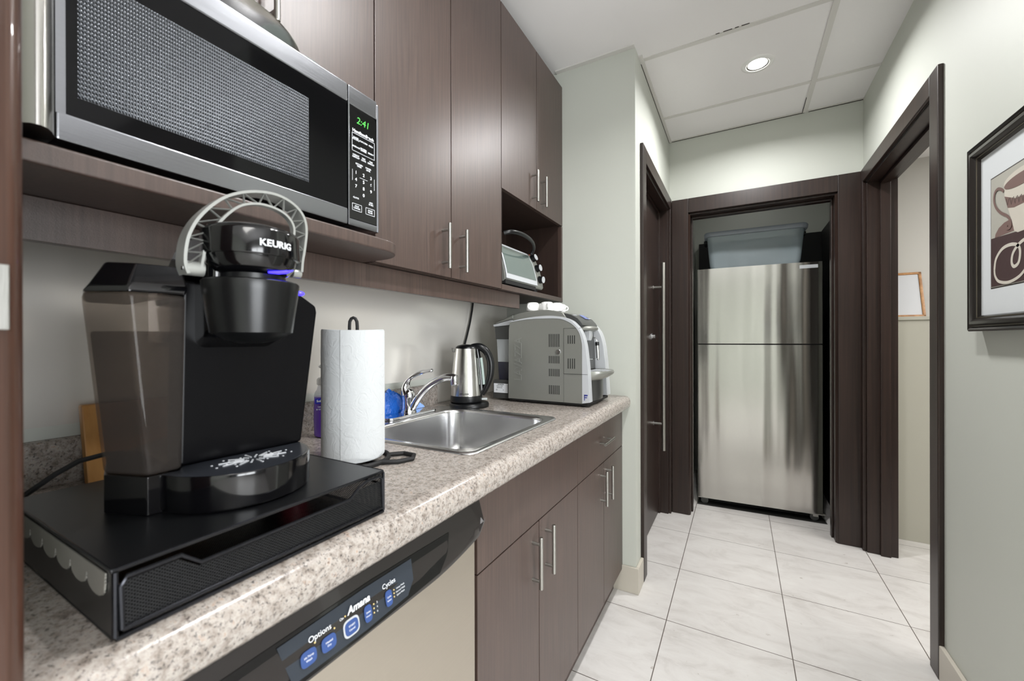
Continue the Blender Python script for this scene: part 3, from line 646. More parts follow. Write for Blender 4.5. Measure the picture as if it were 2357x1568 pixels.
MB().text('Softsoap', .0085, SF(-.000,1.0130,.0272), ext=.0002, bold=.0002).text('Lavender', .0062, SF(0,.998,.0272), ext=.0002).text('& Chamomile', .0055, SF(0,.991,.0272), ext=.0002).build('label_text', WHTP, t)

# ------------------------------------------------------------------ blue packet behind the tap
pk = MB(); rnd = random.Random(3); n = 16; rings = []
for i in range(15):
    u = i/14; y = .955+.165*u; hh = (.050+.030*math.sin(PI*min(1,u*1.15)))*(1-.45*max(0,u-.6)); rg = []
    for k in range(n):
        a = PI*k/(n-1); j = 1+.12*math.sin(i*2.3+k*1.7)+.06*rnd.uniform(-1,1)
        rg.append((.052+.019*math.cos(a)*j, y+.003*rnd.uniform(-1,1), .9168+hh*math.sin(a)*j))
    rings.append(rg)
pk.loft(rings)
tag(pk.build('blue_packet', BLUEP, ang=70), 'crumpled bright blue plastic packet behind the chrome tap', 'packet')
sc_ = MB()
for i in range(9):
    u = i/8; y = 1.118+.0085*i; hh = .058*(1-u*.80); sc_.tube([(.040,y-.004,.921),(.042,y-.003,.918+hh),(.060,y,.9185+hh*.9),(.066,y+.003,.921)],.0038,8)
tag(sc_.build('dish_scourer', BLUEL2, ang=60), 'pale blue ribbed dish scourer lying by the base of the tap', 'scourer')

# ------------------------------------------------------------------ kettle
KX, KY = .165, 1.325; hdv = Vector((.874,.487,0))
t = thing('electric_kettle', 'steel electric kettle with black curved handle between sink and coffee machine', 'kettle', (KX,KY,.912))
MB().lathe([(0,.9125),(.076,.9125),(.0775,.915),(.0775,.924),(.074,.929),(.055,.931),(0,.931)],(KX+.012,KY+.003),44).build('power_base', BLKM, t)
MB().lathe([(.050,.9312),(.0600,.9325),(.0625,.938),(.0622,.9565),(.0608,.9585)],(KX,KY),44).build('lower_band', BLKM, t)
MB().lathe([(.0605,.9583),(.0600,.975),(.0575,1.02),(.0525,1.08),(.0465,1.13),(.0450,1.141),(.0425,1.1425)],(KX,KY),48).prism([(-.0,0),(.014,0),(.018,.018),(0,.014)],'y',-.009,.009,.002,M=Matrix.Translation((KX,KY,1.128)) @ Matrix.Rotation(math.radians(209),4,'Z') @ Matrix.Translation((.040,0,-.002))).build('body', STEELV, t)
MB().lathe([(.0435,1.141),(.041,1.147),(.034,1.153),(.018,1.157),(0,1.158)],(KX,KY),36).build('lid', BLKM, t)
hp = smooth([(.020,1.148),(.042,1.150),(.062,1.144),(.081,1.127),(.093,1.100),(.097,1.070),(.094,1.035),(.085,1.004),(.072,.976),(.062,.962)],3)
MB().tube([(KX+hdv.x*r, KY+hdv.y*r, z) for r,z in hp], [.0125+.006*min(1,i/5)-.004*max(0,(i-14)/13) for i in range(len(hp))], 16, flat=(.8,1)).build('handle', BLKM, t, ang=60)
MB().tube([(KX+hdv.x*r, KY+hdv.y*r, z) for r,z in ((.040,1.140),(.047,1.10),(.055,1.03),(.060,.960))], [.012,.012,.012,.011], 12).build('spine', BLK, t)
MB().tube([(KX+hdv.x*r+.0085, KY+hdv.y*r-.003, z) for r,z in ((.0525,1.105),(.0575,1.065),(.0635,1.000))], .0058, 8).build('water_gauge', mat('gauge_clear',(170,185,180),.15), t)
MB().box(-.012,.012,-.009,.009,0,.008,.002,M=Matrix.Translation((KX+hdv.x*.071,KY+hdv.y*.071,.938)) @ Matrix.Rotation(math.radians(29),4,'Z')).build('switch', mat('clear_switch',(190,195,195),.2), t)
ka = math.radians(-62)
MB().text('BLACK & DECKER', .0048, Matrix.Translation((KX+.0612*math.cos(ka),KY+.0612*math.sin(ka),.968)) @ Matrix.Rotation(ka+PI/2,4,'Z') @ Matrix.Rotation(PI/2,4,'X'), ext=.0003, bold=.0002).build('brand_text', BLKR, t)

# ------------------------------------------------------------------ pod espresso machine
LY = 1.514
t = thing('espresso_machine', 'large grey pod espresso machine at the far end of the worktop', 'coffee machine', (.40,1.66,.912))
outer = smooth([(.261,1.254),(.320,1.264),(.382,1.2705),(.441,1.272),(.491,1.266),(.529,1.253),(.554,1.233),(.576,1.202),(.590,1.157),(.597,1.106),(.602,1.055),(.609,.933)],4)
inner = smooth([(.577,.927),(.577,1.106),(.576,1.161),(.565,1.202),(.543,1.230),(.510,1.250),(.472,1.2595),(.382,1.2610),(.320,1.2575),(.258,1.2495)],4)
body = [(.249,.927),(.252,1.221),(.257,1.249)] + [(x,z-.0005) for x,z in inner[::-1]][1:]
MB().prism(body,'y',LY,LY+.03).build('side_panel', LGREY, t, ang=30)
MB().prism(outer+inner,'y',LY-.0015,LY+.032,.0012).build('edge_trim', SILV, t, ang=40)
far = [(.30,.927)]+[(.30,1.262)]+outer[6:]
MB().prism(far,'y',1.752,1.800,.003).build('far_side_panel', SILV, t, ang=30)
MB().prism([(.249,.930),(.252,1.245),(.279,1.262),(.44,1.262),(.50,1.245),(.545,1.21),(.553,1.15),(.556,.95),(.556,.930)],'y',LY+.029,1.7525).build('core', DGREY, t)
MB().prism([(.246,1.240),(.248,1.282),(.279,1.290),(.322,1.296),(.381,1.300),(.421,1.299),(.472,1.289),(.484,1.284),(.50,1.262),(.44,1.255)],'y',1.548,1.752,.004).build('top_cover', LGREY, t, ang=25)
MB().prism([(.478,1.262),(.484,1.2845),(.515,1.277),(.543,1.262),(.558,1.246),(.566,1.233),(.545,1.225),(.52,1.24)],'y',1.556,1.750,.003).build('control_lid', DGREY, t, ang=25)
disp = MB(); disp.box(-.016,.016,-.026,.026,0,.0015,.0004,M=Matrix.Translation((.532,1.672,1.2705)) @ Matrix.Rotation(math.radians(33),4,'Y')); disp.build('display', mat('blue_grey_screen',(110,125,190),.2), t)
for dy in (-.09,-.074,-.056,.046,.060): MB().sphere((.520 if dy<0 else .540,1.662+dy,1.2755 if dy<0 else 1.2655),.0045,1,1,.45,10).build('control_key', SILV, t)
MB().lathe([(0,1.232),(.060,1.232),(.080,1.229),(.0855,1.222),(.083,1.2155),(.065,1.209),(0,1.206)],(.522,1.652),48,.86,1).build('brew_head', LGREY, t)
MB().loft([[(x,y,z) for x,y in ((.553,1.612-a),(.577-b2,1.614-a),(.577-b2,1.646+a),(.553,1.646+a))] for z,a,b2 in ((1.212,.002,0),(1.19,0,-.001),(1.171,-.003,.004))], bev=.003).build('coffee_spout', SILV, t)
MB().tube([(.556,1.700,1.185),(.570,1.702,1.183),(.577,1.702,1.170),(.578,1.702,1.160)],.0025,8).build('steam_pipe', CHROME, t)
sw = MB().tube([(.578,1.702,1.165),(.579,1.702,1.150)],.0085,14).build('steam_grip', BLKM, t)
MB().tube([(.579,1.702,1.150),(.5815,1.703,1.100),(.583,1.703,1.088)],[.0078,.0072,.004],14).build('steam_wand', CHROME, t)
MB().tube([(.556,1.640,1.094),(.576,1.65,1.094),(.580,1.69,1.094),(.576,1.72,1.094)],.0012,6).build('cup_rest_wire', CHROME, t)
def arc_tray(r, z, sx=.80): return [(.556,1.546,z)]+[(.556+sx*r*math.cos(a), 1.649+r*math.sin(a), z) for a in [-PI/2+PI*k/20 for k in range(21)]]+[(.556,1.752,z)]
def tray_ring(k, z): return [(.556,1.547,z)]+[(.556+k*.106*math.cos(a)**.8 if math.cos(a)>0 else .556, 1.6495+.1015*math.sin(a), z) for a in [-PI/2+PI*j/20 for j in range(1,20)]]+[(.556,1.752,z)]
MB().loft([tray_ring(.42,1.006),tray_ring(.75,1.020),tray_ring(.96,1.034),tray_ring(1.0,1.043),tray_ring(.97,1.049),tray_ring(.90,1.047)]).build('drip_tray', LGREY, t, ang=45)
gr = MB()
for i in range(7):
    for j in range(9):
        x = .570+i*.012; y = 1.575+j*.0185
        if ((x-.556)/.088)**2+((y-1.6495)/.09)**2 < 1: gr.box(x-.004,x+.004,y-.0055,y+.0055,1.0473,1.0483,.0004)
gr.build('tray_grille', SILV, t)
MB().loft([tray_ring(.50,.930),tray_ring(.52,.95),tray_ring(.52,1.018)]).build('front_drawer', DGREY, t, ang=45)
MB().box(.252,.600,LY+.004,1.79,.918,.930,.003).build('base', BLKR, t)
for y in (1.55,1.76):
    for x in (.28,.42,.57): MB().lathe([(.012,.9122),(.013,.9135),(.013,.919)],(x,y),14).build('foot', BLKR, t)
MB().prism([(.161,1.242),(.252,1.2615),(.252,1.240),(.163,1.2335)],'y',1.535,1.72,.001).build('tank_lip', SILV, t)
MB().prism([(.170,1.250),(.255,1.282),(.255,1.265),(.170,1.246)],'y',1.54,1.72,.002).build('tank_lid', LGREY, t)
MB().prism([(.164,1.2335),(.252,1.2395),(.252,1.179),(.170,1.179)],'y',1.54,1.72,.002).build('tank_collar', DGREY, t)
MB().prism([(.172,1.179),(.252,1.179),(.252,1.078),(.178,1.078)],'y',1.545,1.71,.002).build('tank_upper', mat('frosted_tank',(158,162,164),.3), t)
MB().prism([(.178,1.078),(.252,1.078),(.252,1.000),(.184,1.000)],'y',1.545,1.71,.002).build('tank_water', NAVY, t)
MB().prism([(.160,.9205),(.252,.9205),(.252,1.001),(.168,1.001),(.160,.995)],'y',1.532,1.72,.003).build('tank_dock', DGREY, t)
lb = MB().box(.166,.236,1.5308,1.532,.945,.985); lbo = lb.build('rating_label', PAPER, t)
MB().text('LAVAZZA', .0075, FY(.201,1.5306,.981), ext=.0002, bold=.0002).text('MODEL LB 2300', .0045, FY(.195,1.5306,.9735), ext=.0002).text('220-240V 50Hz', .0045, FY(.195,1.5306,.9665), ext=.0002).text('CE', .007, FY(.180,1.5306,.957), ext=.0002).text('W', .005, FY(.214,1.5306,.957), ext=.0002).build('rating_text', DGREY, lbo)
for (z0,z1) in ((1.146,1.198),(1.080,1.110),(1.028,1.058),(.956,.992)):
    for i in range(6): MB().box(.4375+i*.0083,.4410+i*.0083,LY-.0006,LY+.001,z0,z1,.0004).build('vent_slot', BLKR, t)
for (z0,z1) in ((1.159,1.192),(1.061,1.101)):
    for i in range(4): MB().box(.5185+i*.0088,.5220+i*.0088,LY-.0006,LY+.001,z0,z1,.0004).build('vent_slot', BLKR, t)
v = MB(); x0 = .5005
v.box(x0,x0+.0012,LY-.0005,LY+.001,1.040,1.220).box(x0,.572,LY-.0005,LY+.001,1.2192,1.2204).box(x0,.600,LY-.0018,LY+.001,1.0395,1.0408).box(x0,x0+.0006,LY-.0004,LY+.001,.928,1.038)
v.build('panel_seam', BLKR, t)
MB().lathe([(0,.004),(.009,.004),(.0105,.002),(.0115,0)], M=Matrix.Translation((.478,LY,1.126)) @ Matrix.Rotation(PI/2,4,'X'), seg=24).build('lock', CHROME, t)
MB().text('LAVAZZA', .050, FY(.297,LY-.0003,1.094,PI/2), ext=.0010, bold=.0004, sx=.83).build('embossed_logo', mat('logo_grey',(150,151,146),.3,metal=.5), t)
fm = MB(); fm.box(.586,.600,LY-.0026,LY-.0015,.9575,.9625).box(.586,.5885,LY-.0026,LY-.0015,.940,.9625).box(.586,.598,LY-.0026,LY-.0015,.950,.9530); fm.build('front_logo', mat('navy_print',(36,44,130),.4), t)
# upturned espresso cups on the machine, each its own thing
def mug():
    o = thing('espresso_cup', '', 'cup', (0,0,0))
    MB().lathe([(.0265,0),(.0275,.002),(.0285,.014),(.028,.026),(.0235,.0345),(.018,.0365),(.0165,.0355),(0,.0350)],(0,0),28).build('cup_body', WHITE, o, ang=50)
    MB().tube(smooth([(.026,0,.008),(.036,0,.010),(.040,0,.018),(.035,0,.026),(.026,0,.027)],4),.0035,10).build('handle', WHITE, o, ang=60)
    return o
proto = mug(); first = True
cups = [(.327,1.593,-95,'white espresso cup upside down on the coffee machine, nearest the wall'),
        (.392,1.597,-60,'white espresso cup upside down on the coffee machine, with its handle towards the sink'),
        (.345,1.660,100,'white espresso cup upside down, half hidden behind the two nearest cups on the coffee machine'),
        (.408,1.662,20,'white espresso cup upside down, second from the right on the coffee machine'),
        (.398,1.722,40,'white espresso cup upside down, farthest to the right on the coffee machine')]
for x,y,a,lab in cups:
    o = proto if first else copy_tree(proto); first = False
    o.location = (x,y,1.2995); o.rotation_euler = (0,0,math.radians(a)); tag(o, lab, 'cup', 'espresso cups on the coffee machine')
# its cord up the wall
tag(MB().tube([(.02,1.47,.935),(.018,1.478,.99),(.016,1.487,1.05),(.016,1.510,1.13),(.016,1.538,1.19),(.016,1.562,1.25),(.016,1.58,1.31),(.016,1.59,1.355)],.0045,8).build('power_cord', BLKR), 'black power cord rising up the wall behind the grey coffee machine', 'cord')

# ------------------------------------------------------------------ pod drawer stand
rx1, ry0, ry1, rz = .636, .139, .4495, .976
t = thing('pod_drawer', 'black wire mesh pod drawer stand under the single cup coffee maker', 'pod drawer', (.47,.294,.912))
MB().box(.315,rx1,ry0,ry1,rz-.004,rz,.0012).build('top_plate', BLKM, t)
MB().tube([(.33,ry0+.0005,rz-.0006),(rx1-.002,ry0+.0005,rz-.0006),(rx1,ry0+.003,rz-.0006),(rx1,ry1-.003,rz-.0006),(rx1-.003,ry1-.0005,rz-.0006),(.33,ry1-.0005,rz-.0006)],.0013,8).build('plate_rim', WIRE, t)
s = MB(); r_ = .0022
for y in (ry0+.003,ry1-.002): s.tube([(rx1,y,rz-.003),(rx1,y,.9165),(rx1-.004,y,.9147),(.32,y,.9147),(.316,y,.918),(.316,y,rz-.003)],r_,8)
s.tube([(rx1,ry0+.003,.9147),(rx1,ry1-.002,.9147)],r_,8).tube([(.316,ry0+.003,.9147),(.316,ry1-.002,.9147)],r_,8)
s.build('frame', WIRE, t)
for y in (ry0+.002,ry1-.002): MB().box(.318,rx1-.003,y-.0006,y+.0006,.9165,rz-.004).build('side_mesh', BLKM if y < .2 else RACKMX, t)
for x,y in ((.33,.15),(.33,.44),(.622,.15),(.622,.44)): MB().box(x-.008,x+.008,y-.006,y+.006,.9122,.9140,.0005).build('foot', BLKR, t)
# scalloped light pattern on the side, put in as a paler mesh strip
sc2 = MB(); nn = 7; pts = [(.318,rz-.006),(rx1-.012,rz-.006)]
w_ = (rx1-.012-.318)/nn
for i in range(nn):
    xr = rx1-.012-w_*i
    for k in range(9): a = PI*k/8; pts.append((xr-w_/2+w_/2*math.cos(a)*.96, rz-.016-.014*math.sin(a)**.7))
sc2.prism(pts,'y',ry0-.0002,ry0+.0009); sc2.build('scalloped_light_pattern', SCAL, t)
dw_ = MB(); wpath = [(.146,.922),(.145,.960),(.149,.967),(.189,.967),(.206,.9525),(.385,.9535),(.400,.965),(.415,.970),(.438,.970),(.443,.965),(.4445,.922)]
dw_.tube([(rx1+.002,y,z) for y,z in wpath],.0021,8).tube([(rx1+.002,.146,.9215),(rx1+.002,.4445,.9215)],.0021,8).tube([(rx1-.001,.146,.9575),(rx1-.25,.146,.9575)],.0016,6).tube([(rx1-.001,.4445,.9575),(rx1-.25,.4445,.9575)],.0016,6)
drw = dw_.build('drawer', WIRE, t)
MB().prism([(y,z) for y,z in [(.147,.923),(.147,.963),(.188,.963),(.205,.949),(.386,.950),(.401,.962),(.443,.962),(.443,.923)]],'x',rx1-.0006,rx1+.0004).build('front_mesh', RACKM, drw)
MB().box(.33,rx1-.001,.148,.443,.9195,.9203).build('floor_mesh', RACKMF, drw)
# a few pods inside
for i,(x,y,c) in enumerate([(.47,.412,REDK),(.415,.412,BLKM)]):
    tag(MB().lathe([(0,.9206),(.017,.9206),(.0225,.955),(.025,.9565),(0,.957)],(x,y),24).build('coffee_pod', c), ['red lidded coffee pod inside the wire drawer','dark coffee pod behind the red one inside the wire drawer'][i], 'coffee pod')

# ------------------------------------------------------------------ single cup coffee maker
KO = Vector((.515,.30,0)); ka = -math.radians(5.5)
KM = Matrix.Translation(KO) @ Matrix.Rotation(ka,4,'Z')
t = thing('coffee_maker', 'black single cup coffee maker with grey handle on the wire drawer stand', 'coffee maker', (KO.x,KO.y,.9762), ka)
K = lambda: MB(KM)
MB(KM).prism([(.004,.087),(.004,-.060),(.021,-.062),(.022,-.097),(-.032,-.122),(-.08,-.112),(-.13,-.100),(-.16,-.07),(-.205,-.02),(-.205,.075),(-.20,.087)],'z',.9763,1.0205,.0015).build('base', BLK, t)
K().prism([(-.062,1.0205),(.088,1.0205),(.1135,1.218),(.112,1.228),(.080,1.2485),(-.058,1.2485)],'x',-.045,.004,.004).prism([(-.005,1.0205),(.088,1.0205),(.1135,1.218),(.112,1.228),(.080,1.2485),(-.02,1.2485)],'x',-.205,-.044,.004).build('housing', mat('housing_black',(5,5,7),.26,spec=.16), t)
K().sphere((.002,.086,1.2455),.008,.7,1,.45,12).build('power_light', BLUEL, t)
# drip tray
def half(a, b_, z, n=26, x0=.003): return [(x0+a*math.cos(th), b_*math.sin(th), z) for th in [-PI/2+PI*k/n for k in range(n+1)]]
tr = K().loft([half(.088,.085,.9765),half(.091,.087,.980),half(.092,.0875,1.016),half(.0905,.0865,1.0195)]); trb = tr.build('drip_tray', BLK, t, ang=50)
K().loft([half(.0885,.0845,1.0192),half(.087,.083,1.0202)]).build('tray_plate', mat('tray_plate_grey',(66,70,78),.22,metal=.6), trb)
sl = K()
for k in range(20):
    a = 2*PI*k/20; r0,r1 = (.010,.020) if k % 2 else (.013,.033)
    sl.tube([(.040+.62*r0*math.cos(a),.006+r0*math.sin(a)*1.2,1.0204),(.040+.62*r1*math.cos(a),.006+r1*math.sin(a)*1.2,1.0204)],.0010,6)
    sl.sphere((.040+.62*(r1+.006)*math.cos(a),.006+(r1+.006)*math.sin(a)*1.2,1.0203),.0014,1,1,.5,8)
sl.build('tray_slots', SILV, trb)
# water tank at its left side
tb0 = [(.020,-.0635),(.022,-.097),(-.032,-.122),(-.08,-.112),(-.13,-.100),(-.15,-.085),(-.15,-.0635)]
tt0 = [(.024,-.0605),(.024,-.1135),(-.0165,-.142),(-.08,-.132),(-.15,-.121),(-.200,-.110),(-.205,-.0605)]
def tring(u, z, ins=0): return [((1-u)*p[0]+u*q[0]-(ins if p[0]>0 else -ins if i>4 else 0), (1-u)*p[1]+u*q[1]+(ins if 0<i<6 else -ins), z) for i,(p,q) in enumerate(zip(tb0,tt0))]
K().loft([tring(0,1.0208),tring(1,1.228)],bev=.005).build('water_tank', SMOKE, t, ang=50)
K().loft([tring(.01,1.024,.003),tring(.79,1.185,.003)],bev=.003).build('tank_water', WATER, t, ang=50)
K().loft([[(x,y,1.2282) for x,y in tt0],[(x,y,1.238) for x,y in [(.022,-.058),(.020,-.110),(-.016,-.136),(-.08,-.127),(-.15,-.116),(-.195,-.106),(-.20,-.058)]],
    [(x,y,1.266) for x,y in [(-.006,-.056),(-.014,-.098),(-.032,-.120),(-.08,-.114),(-.14,-.104),(-.17,-.095),(-.17,-.05)]]], bev=.003).build('tank_lid', BLK, t, ang=40)
# head tower
tp = [(-.19,1.245),(-.12,1.268),(-.075,1.300),(-.045,1.311),(.050,1.311),(.050,1.180),(.002,1.165),(-.19,1.165)]
K().prism(tp,'y',-.046,.046,.010,3).build('head_tower', BLK, t, ang=45)
hc = (.051,0)
K().lathe([(.0500,1.2772),(.0535,1.2775),(.0545,1.280),(.0538,1.306),(.051,1.311),(.036,1.3165),(0,1.319)],hc,56).build('lid_ring', BLK, t, ang=50)
K().lathe([(.0505,1.2785),(.0485,1.268),(.041,1.2585),(.034,1.2560),(0,1.2560)],hc,40).build('lid_skirt', BLK, t, ang=60)
K().tube([(.094,.000,1.2575),(.092,.012,1.2590),(.087,.024,1.2620),(.079,.035,1.2670),(.070,.043,1.2725),(.064,.0475,1.2765)],[.0012,.0022,.0026,.0026,.0022,.001],8).build('blue_light_strip', BLUEL, t)
K().lathe([(0,1.2565),(.036,1.2565),(.036,1.247)],hc,40).build('neck', BLKM, t)
K().lathe([(0,1.247),(.0515,1.2485),(.0535,1.2465),(.0525,1.235),(.0455,1.184),(.040,1.1815),(.030,1.175),(.012,1.171),(0,1.1705)],hc,56).build('pod_holder', mat('satin_black_holder',(17,18,19),.28,metal=.2), t, ang=50)
lg = K()
for ch, dg_ in zip('KEURIG', (-11.5,-4.4,3.0,10.6,16.2,22.0)):
    th = math.radians(dg_); r = .0542
    lg.text(ch, .0112, Matrix.Translation((hc[0]+r*math.cos(th), r*math.sin(th), 1.2905)) @ Matrix.Rotation(th+PI/2,4,'Z') @ Matrix.Rotation(PI/2,4,'X'), ext=.0004, bold=.0003)
lg.build('logo', WHTP, t)
# grey hooped handle: outer band, inner rib and truss between
ho = [(-.068,1.251),(-.071,1.262),(-.0705,1.279),(-.067,1.297),(-.058,1.317),(-.042,1.338),(-.024,1.353),(.001,1.364),(.028,1.3675),(.050,1.361),(.0635,1.348),(.068,1.330),(.066,1.305),(.063,1.285),(.062,1.270)]
hi = [(-.056,1.258),(-.0535,1.275),(-.050,1.292),(-.042,1.309),(-.028,1.329),(-.013,1.343),(.007,1.350),(.028,1.349),(.043,1.342),(.0505,1.330),(.0505,1.314),(.050,1.298),(.051,1.275)]
hx = .052; ho = smooth(ho, 4); hi = smooth(hi, 4)
def band(path, half_w, th, xc, up_=False):
    P = [Vector((y,z)) for y,z in path]; rings = []
    for i in range(len(P)):
        d = (P[min(i+1,len(P)-1)]-P[max(i-1,0)]).normalized(); nn_ = Vector((-d.y,d.x))*th
        w2 = half_w if not callable(half_w) else half_w(i/(len(P)-1))
        rings.append([(xc-w2,P[i].x+nn_.x,P[i].y+nn_.y),(xc+w2,P[i].x+nn_.x,P[i].y+nn_.y),(xc+w2,P[i].x-nn_.x,P[i].y-nn_.y),(xc-w2,P[i].x-nn_.x,P[i].y-nn_.y)])
    return rings
hm = K(); hm.loft(band(ho, lambda u: .0125+.002*math.sin(PI*u), .0016, hx-.009)); hnd = hm.build('handle', GREYM, t, ang=40)
K().loft(band(hi, .0045, .0014, hx+.000)).build('inner_rib', GREYM, hnd, ang=40)
tr_ = K()
def samp(path, u):
    f = u*(len(path)-1); i = min(int(f), len(path)-2); f -= i; return (path[i][0]+(path[i+1][0]-path[i][0])*f, path[i][1]+(path[i+1][1]-path[i][1])*f)
for k in range(13):
    a = samp(ho, .06+.88*k/13); b2 = samp(hi, .06+.88*(k+.5)/13); c2 = samp(ho, .06+.88*(k+1)/13)
    for p,q in ((a,b2),(b2,c2)): tr_.tube([(hx+.001,p[0],p[1]),(hx+.001,q[0],q[1])],.0009,6,flat=(3,1),up=(1,0,0))
tr_.build('truss_ribs', GREYM, hnd)
for s_ in (-1,1): K().cyl((hx-.004,s_*.052,1.258 if s_<0 else 1.268),(hx-.004,s_*(.0695 if s_<0 else .063),1.258 if s_<0 else 1.268),.0085 if s_<0 else .006,18).build('pivot', GREYM, hnd)
K().cyl((hx-.004,-.0692,1.258),(hx-.004,-.0722,1.258),.003,12).build('pivot_pin', CHROME, hnd)

# things behind it
tag(MB().prism([(.062,.9122),(.080,.9122),(.047,1.055),(.029,1.055)],'y',.272,.46,.003).build('cutting_board', OAK), 'pale wooden board leaning on the wall behind the single cup coffee maker', 'board')
tag(MB().tube([(.33,.262,1.005),(.30,.252,1.006),(.272,.240,1.003),(.262,.215,.998),(.256,.192,.984),(.252,.172,.968),(.246,.150,.950),(.24,.125,.935),(.22,.10,.925)],.0036,8).build('power_cord', BLKR), 'black power cord looping from the back of the single cup coffee maker', 'cord')
tag(MB().tube([(.30,.262,.917),(.262,.24,.917),(.24,.21,.917),(.23,.18,.917),(.226,.15,.917),(.225,.10,.917)],.0034,8).build('power_cord', BLKR), 'black power cord lying flat on the worktop behind the pod drawer', 'cord')

# ------------------------------------------------------------------ fridge and closet
ra = math.radians(3.0)
t = thing('refrigerator', 'tall stainless steel top freezer refrigerator standing in the closet doorway', 'refrigerator', (.847,3.192,0), ra)
RM = Matrix.Translation((.847,3.192,0)) @ Matrix.Rotation(ra,4,'Z')
Wf = .732
def fdoor(z0, z1):
    pts = [(0.004,.055),(0,.045),(.0,.014),(.006,.004)] + [(Wf*k/16, .001-.010*math.sin(PI*k/16)) for k in range(1,16)] + [(Wf-.006,.004),(Wf,.014),(Wf,.045),(Wf-.004,.055)]
    return MB(RM).prism(pts,'z',z0,z1)
fdoor(1.146,1.672).build('freezer_door', STEEL, t, ang=50); fdoor(.056,1.138).build('fridge_door', STEEL, t, ang=50)
MB(RM).box(.006,Wf-.006,.058,.68,.035,1.664,.004).build('body', BLKM, t)
MB(RM).box(.01,Wf-.01,.02,.06,1.137,1.147).build('gasket', BLKR, t)
MB(RM).box(.004,Wf-.004,.012,.05,.048,.0555).build('bottom_trim', NICK, t)
MB(RM).box(.02,Wf-.02,.09,.12,.005,.05).build('kick_grille', BLKR, t)
h1 = MB(RM); h1.box(Wf-.055,Wf-.025,.02,.07,.030,.050,.003).box(Wf-.03,Wf+.012,.006,.03,.050,.062,.003); h1.build('hinge', NICK, t)
for x in (.045,Wf-.045): MB(RM).tube([(x,.03,.0265),(x,.052,.0265)],.024,20).build('roller', DGREY, t)
MB(RM).box(Wf-.128,Wf-.030,-.0055,-.001,1.632,1.654,.001).build('badge', SILV, t)
tag(MB().prism([(.844,3.194),(1.596,3.232),(1.575,3.42),(.845,3.42)],'z',.0003,.0022).build('fridge_floor_shadow', mat('floor_shadow_dark',(40,40,38),.7)), 'thin dark sheet standing for the shadow on the floor tiles under the refrigerator', 'floor shadow')  # dark sheet standing in for the shadow under the fridge
# plastic tub on the fridge
tu = thing('storage_tub', 'clear plastic storage tub turned upside down on top of the refrigerator', 'storage tub', (1.19,3.42,1.6742))
TM = Matrix.Translation((1.19,3.42,0)) @ Matrix.Rotation(math.radians(2),4,'Z')
def tr3(hx_, hy, r, z): return rrect(-hx_,hx_,-hy,hy,r,z)
tb = MB(TM); tb.loft([tr3(.262,.155,.03,1.6745),tr3(.272,.163,.035,1.70),tr3(.290,.178,.035,1.905)], cap=False); tb.poly(tr3(.262,.155,.03,1.6748)); tb.build('tub_body', TUB, tu, ang=50)
MB(TM).loft([tr3(.291,.179,.035,1.903),tr3(.306,.193,.04,1.905),tr3(.309,.196,.04,1.925),tr3(.303,.190,.04,1.936),tr3(.288,.176,.035,1.936)], cap=False).build('rim', mat('tub_rim',(140,148,156),.3), tu, ang=50)
for s_ in (-1,1): MB(TM).box(s_*.300-.012,s_*.300+.012,-.06,.06,1.882,1.905,.004).build('clip_handle', BLKR, tu)
bl = MB(TM); rings = []
for i in range(9):
    ph = -PI/2+PI*i/8; rings.append([(.185*math.cos(ph)*math.cos(a)*(1+.08*math.sin(3*a)), -.045+.10*math.cos(ph)*math.sin(a), 1.765+.068*math.sin(ph)*(1+.1*math.cos(2*a)) ) for a in [2*PI*k/28 for k in range(28)]])
tag(bl.loft(rings).build('dark_bundle', mat('dark_blue_cloth',(18,20,26),.8), ang=60), 'dark cloth bundle inside the clear plastic tub', 'cloth')
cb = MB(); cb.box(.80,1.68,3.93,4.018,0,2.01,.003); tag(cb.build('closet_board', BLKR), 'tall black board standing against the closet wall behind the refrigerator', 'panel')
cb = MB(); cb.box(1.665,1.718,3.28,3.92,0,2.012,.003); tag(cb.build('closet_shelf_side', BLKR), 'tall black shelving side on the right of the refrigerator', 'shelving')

# ------------------------------------------------------------------ picture on the right wall
t = thing('framed_picture', 'coffee cup print in a wide dark moulded frame on the right wall', 'picture', (1.715,1.42,1.196))
PY0,PY1,PZ0,PZ1 = 1.16,1.690,1.196,1.722; fw = .044
def frame_ring(mb, y0,y1,z0,z1, prof):
    """prof: list of (inset, x)"""
    mb.loft([[(x,y0+i,z0+i),(x,y1-i,z0+i),(x,y1-i,z1-i),(x,y0+i,z1-i)] for i,x in prof], cap=False)
frame_ring(fm := MB(), PY0,PY1,PZ0,PZ1, [(0,1.7215),(0,1.694),(.004,1.690),(.009,1.692),(.012,1.696),(.016,1.696),(.020,1.688),(.028,1.687),(.033,1.692),(.036,1.698),(.040,1.698),(.044,1.704),(.044,1.7215)])
fm.build('frame', FRAMEB, t, ang=20)
frame_ring(fm := MB(), PY0,PY1,PZ0,PZ1, [(.0135,1.697),(.0135,1.6945),(.0155,1.6945),(.0155,1.697)]); fm.build('outer_bead', FRAMEL, t)
frame_ring(fm := MB(), PY0,PY1,PZ0,PZ1, [(.0365,1.699),(.0365,1.6965),(.0385,1.6965),(.0385,1.699)]); fm.build('inner_bead', FRAMEL, t)
MB().box(1.7045,1.7085,PY0+fw-.002,PY1-fw+.002,PZ0+fw-.002,PZ1-fw+.002).build('mat_board', MATB, t)
AX = 1.7043
ay0,ay1,az0,az1 = 1.262,1.5925,1.3115,1.6025
def flatp(pts, x, th=.0003): return MB().poly([(x,y,z) for y,z in pts], (th,0,0))
